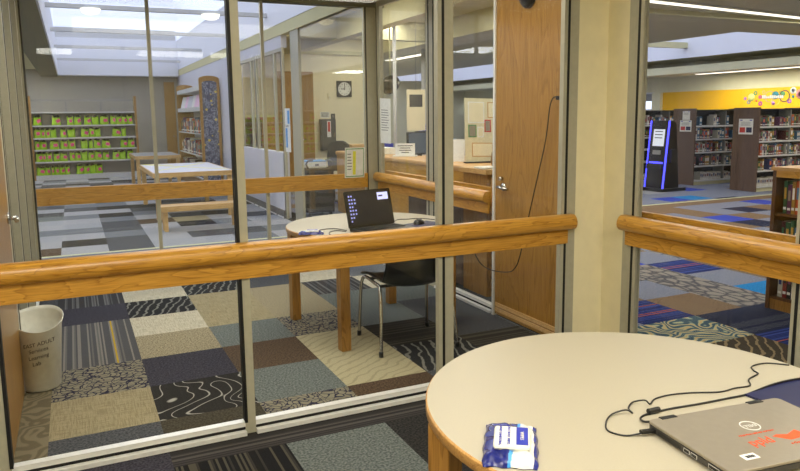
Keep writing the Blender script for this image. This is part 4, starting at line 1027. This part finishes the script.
# ------------------------------------------------------------------ lamps
LC = (1.0,.97,.89)
def fixture(label, x, y, z, lx, ly, power, group, col=LC, cat='light fixture'):
    t = thing('ceiling_light', label, cat, (x, y, z), 0, group)
    box('housing', M['white'], -lx/2-.02,lx/2+.02,-ly/2-.02,ly/2+.02,-.03,0, t); box('diffuser', M['lamp'], -lx/2,lx/2,-ly/2,ly/2,-.04,-.03, t)
    ld = bpy.data.lights.new('ceiling_lamp', 'AREA'); ld.shape = 'RECTANGLE'; ld.size = lx; ld.size_y = ly; ld.energy = power; ld.color = col
    lo = bpy.data.objects.new('ceiling_lamp', ld); C.objects.link(lo); lo.parent = t; lo.location = (0,0,-.045)
    return t
for nm, x, y, p in (('over the foreground table', .9, 1.3, 4), ('at the study room\'s solid left wall', -.7, .5, 56), ('at the study room\'s right glass wall', 1.9, .5, 40)):  # lamps out of view, added for even frontal light in the study
    fixture('added unseen ceiling light '+nm, x, y, 2.62, 1.6, 1.0 if p > 5 else .5, p, 'added study room ceiling lights')
fixture('added unseen ceiling light over the rear round table', 1.2, 4.0, 2.62, 2.2, 1.4, 30, 'added study room ceiling lights')  # lamp kept out of view, added to light the rear room
DL = (.93,.95,1.0)
for i, (x, y) in enumerate(((-1.6,8.5),(-1.6,12.0),(-1.6,19.0))):  # lamps out of view, added to brighten the children's room
    fixture('flush light on the low ceiling left of the children\'s skylight', x, y, 2.8, 1.2, 1.2, 42, 'lights left of the children\'s skylight', DL)
fixture('flush light on the ceiling at the near end of the children\'s skylight', 1.3, 6.98, 2.7, 2.4, .4, 34, None, DL)  # one more added lamp filling the children's room with light
for i, (x, y) in enumerate(((3.75,6.0),(3.75,10.5),(5.7,9.0),(5.7,13.0),(7.6,10.0),(7.6,15.5),(10.0,14.0),(5.7,18.5),(8.2,22.0))):  # last two strips are added to brighten the far hall
    fixture('long strip light along the hall ceiling', x, y, 3.3 if x < 6.8 else 2.95, .2, 2.6, 40, 'strip lights of the hall ceiling')
for i, (x, y) in enumerate(((5.3,6.9),(8.9,7.2),(13.6,6.9),(6.0,3.6),(9.5,3.7),(13.0,3.6))):
    t = fixture('strip light running across the blue carpeted hall ceiling', x, y, 3.3 if x < 6.8 else 2.95, 2.6 if x != 8.9 else 4.2, .2 if x != 8.9 else .1, 50, 'cross strip lights of the blue carpeted hall')
    if x == 8.9: t.rotation_euler.z = .11
fixture('added strip light that brightens the yellow wall', 15.6, 11.5, 2.55, .2, 5, 120, None)  # lamp added to raise the brightness of the yellow wall

# ------------------------------------------------------------------ daylight
wd = bpy.data.worlds.new('sky'); bpy.context.scene.world = wd; wd.use_nodes = True
bg = wd.node_tree.nodes['Background']; bg.inputs[0].default_value = (.74,.79,1.0,1); bg.inputs[1].default_value = 1.9
def portal(x0,x1,y0,y1,z):
    ld = bpy.data.lights.new('skylight_portal', 'AREA'); ld.shape = 'RECTANGLE'; ld.size = x1-x0; ld.size_y = y1-y0; ld.cycles.is_portal = True
    o = bpy.data.objects.new('skylight_portal', ld); C.objects.link(o); o.location = ((x0+x1)/2, (y0+y1)/2, z)
portal(-.2,2.785,7.3,20.2,3.62); portal(SX0,SX1,SY0,SY1,3.62)

sc = bpy.context.scene
sc.view_settings.view_transform = 'Standard'; sc.view_settings.look = 'None'; sc.view_settings.gamma = 1; sc.view_settings.use_curve_mapping = False
sc.view_settings.exposure = 0.0
sc.cycles.use_denoising = True; sc.cycles.max_bounces = 8; sc.cycles.diffuse_bounces = 5; sc.cycles.glossy_bounces = 4; sc.cycles.transparent_max_bounces = 32
sc.cycles.sample_clamp_indirect = 6; sc.cycles.caustics_reflective = False; sc.cycles.caustics_refractive = False
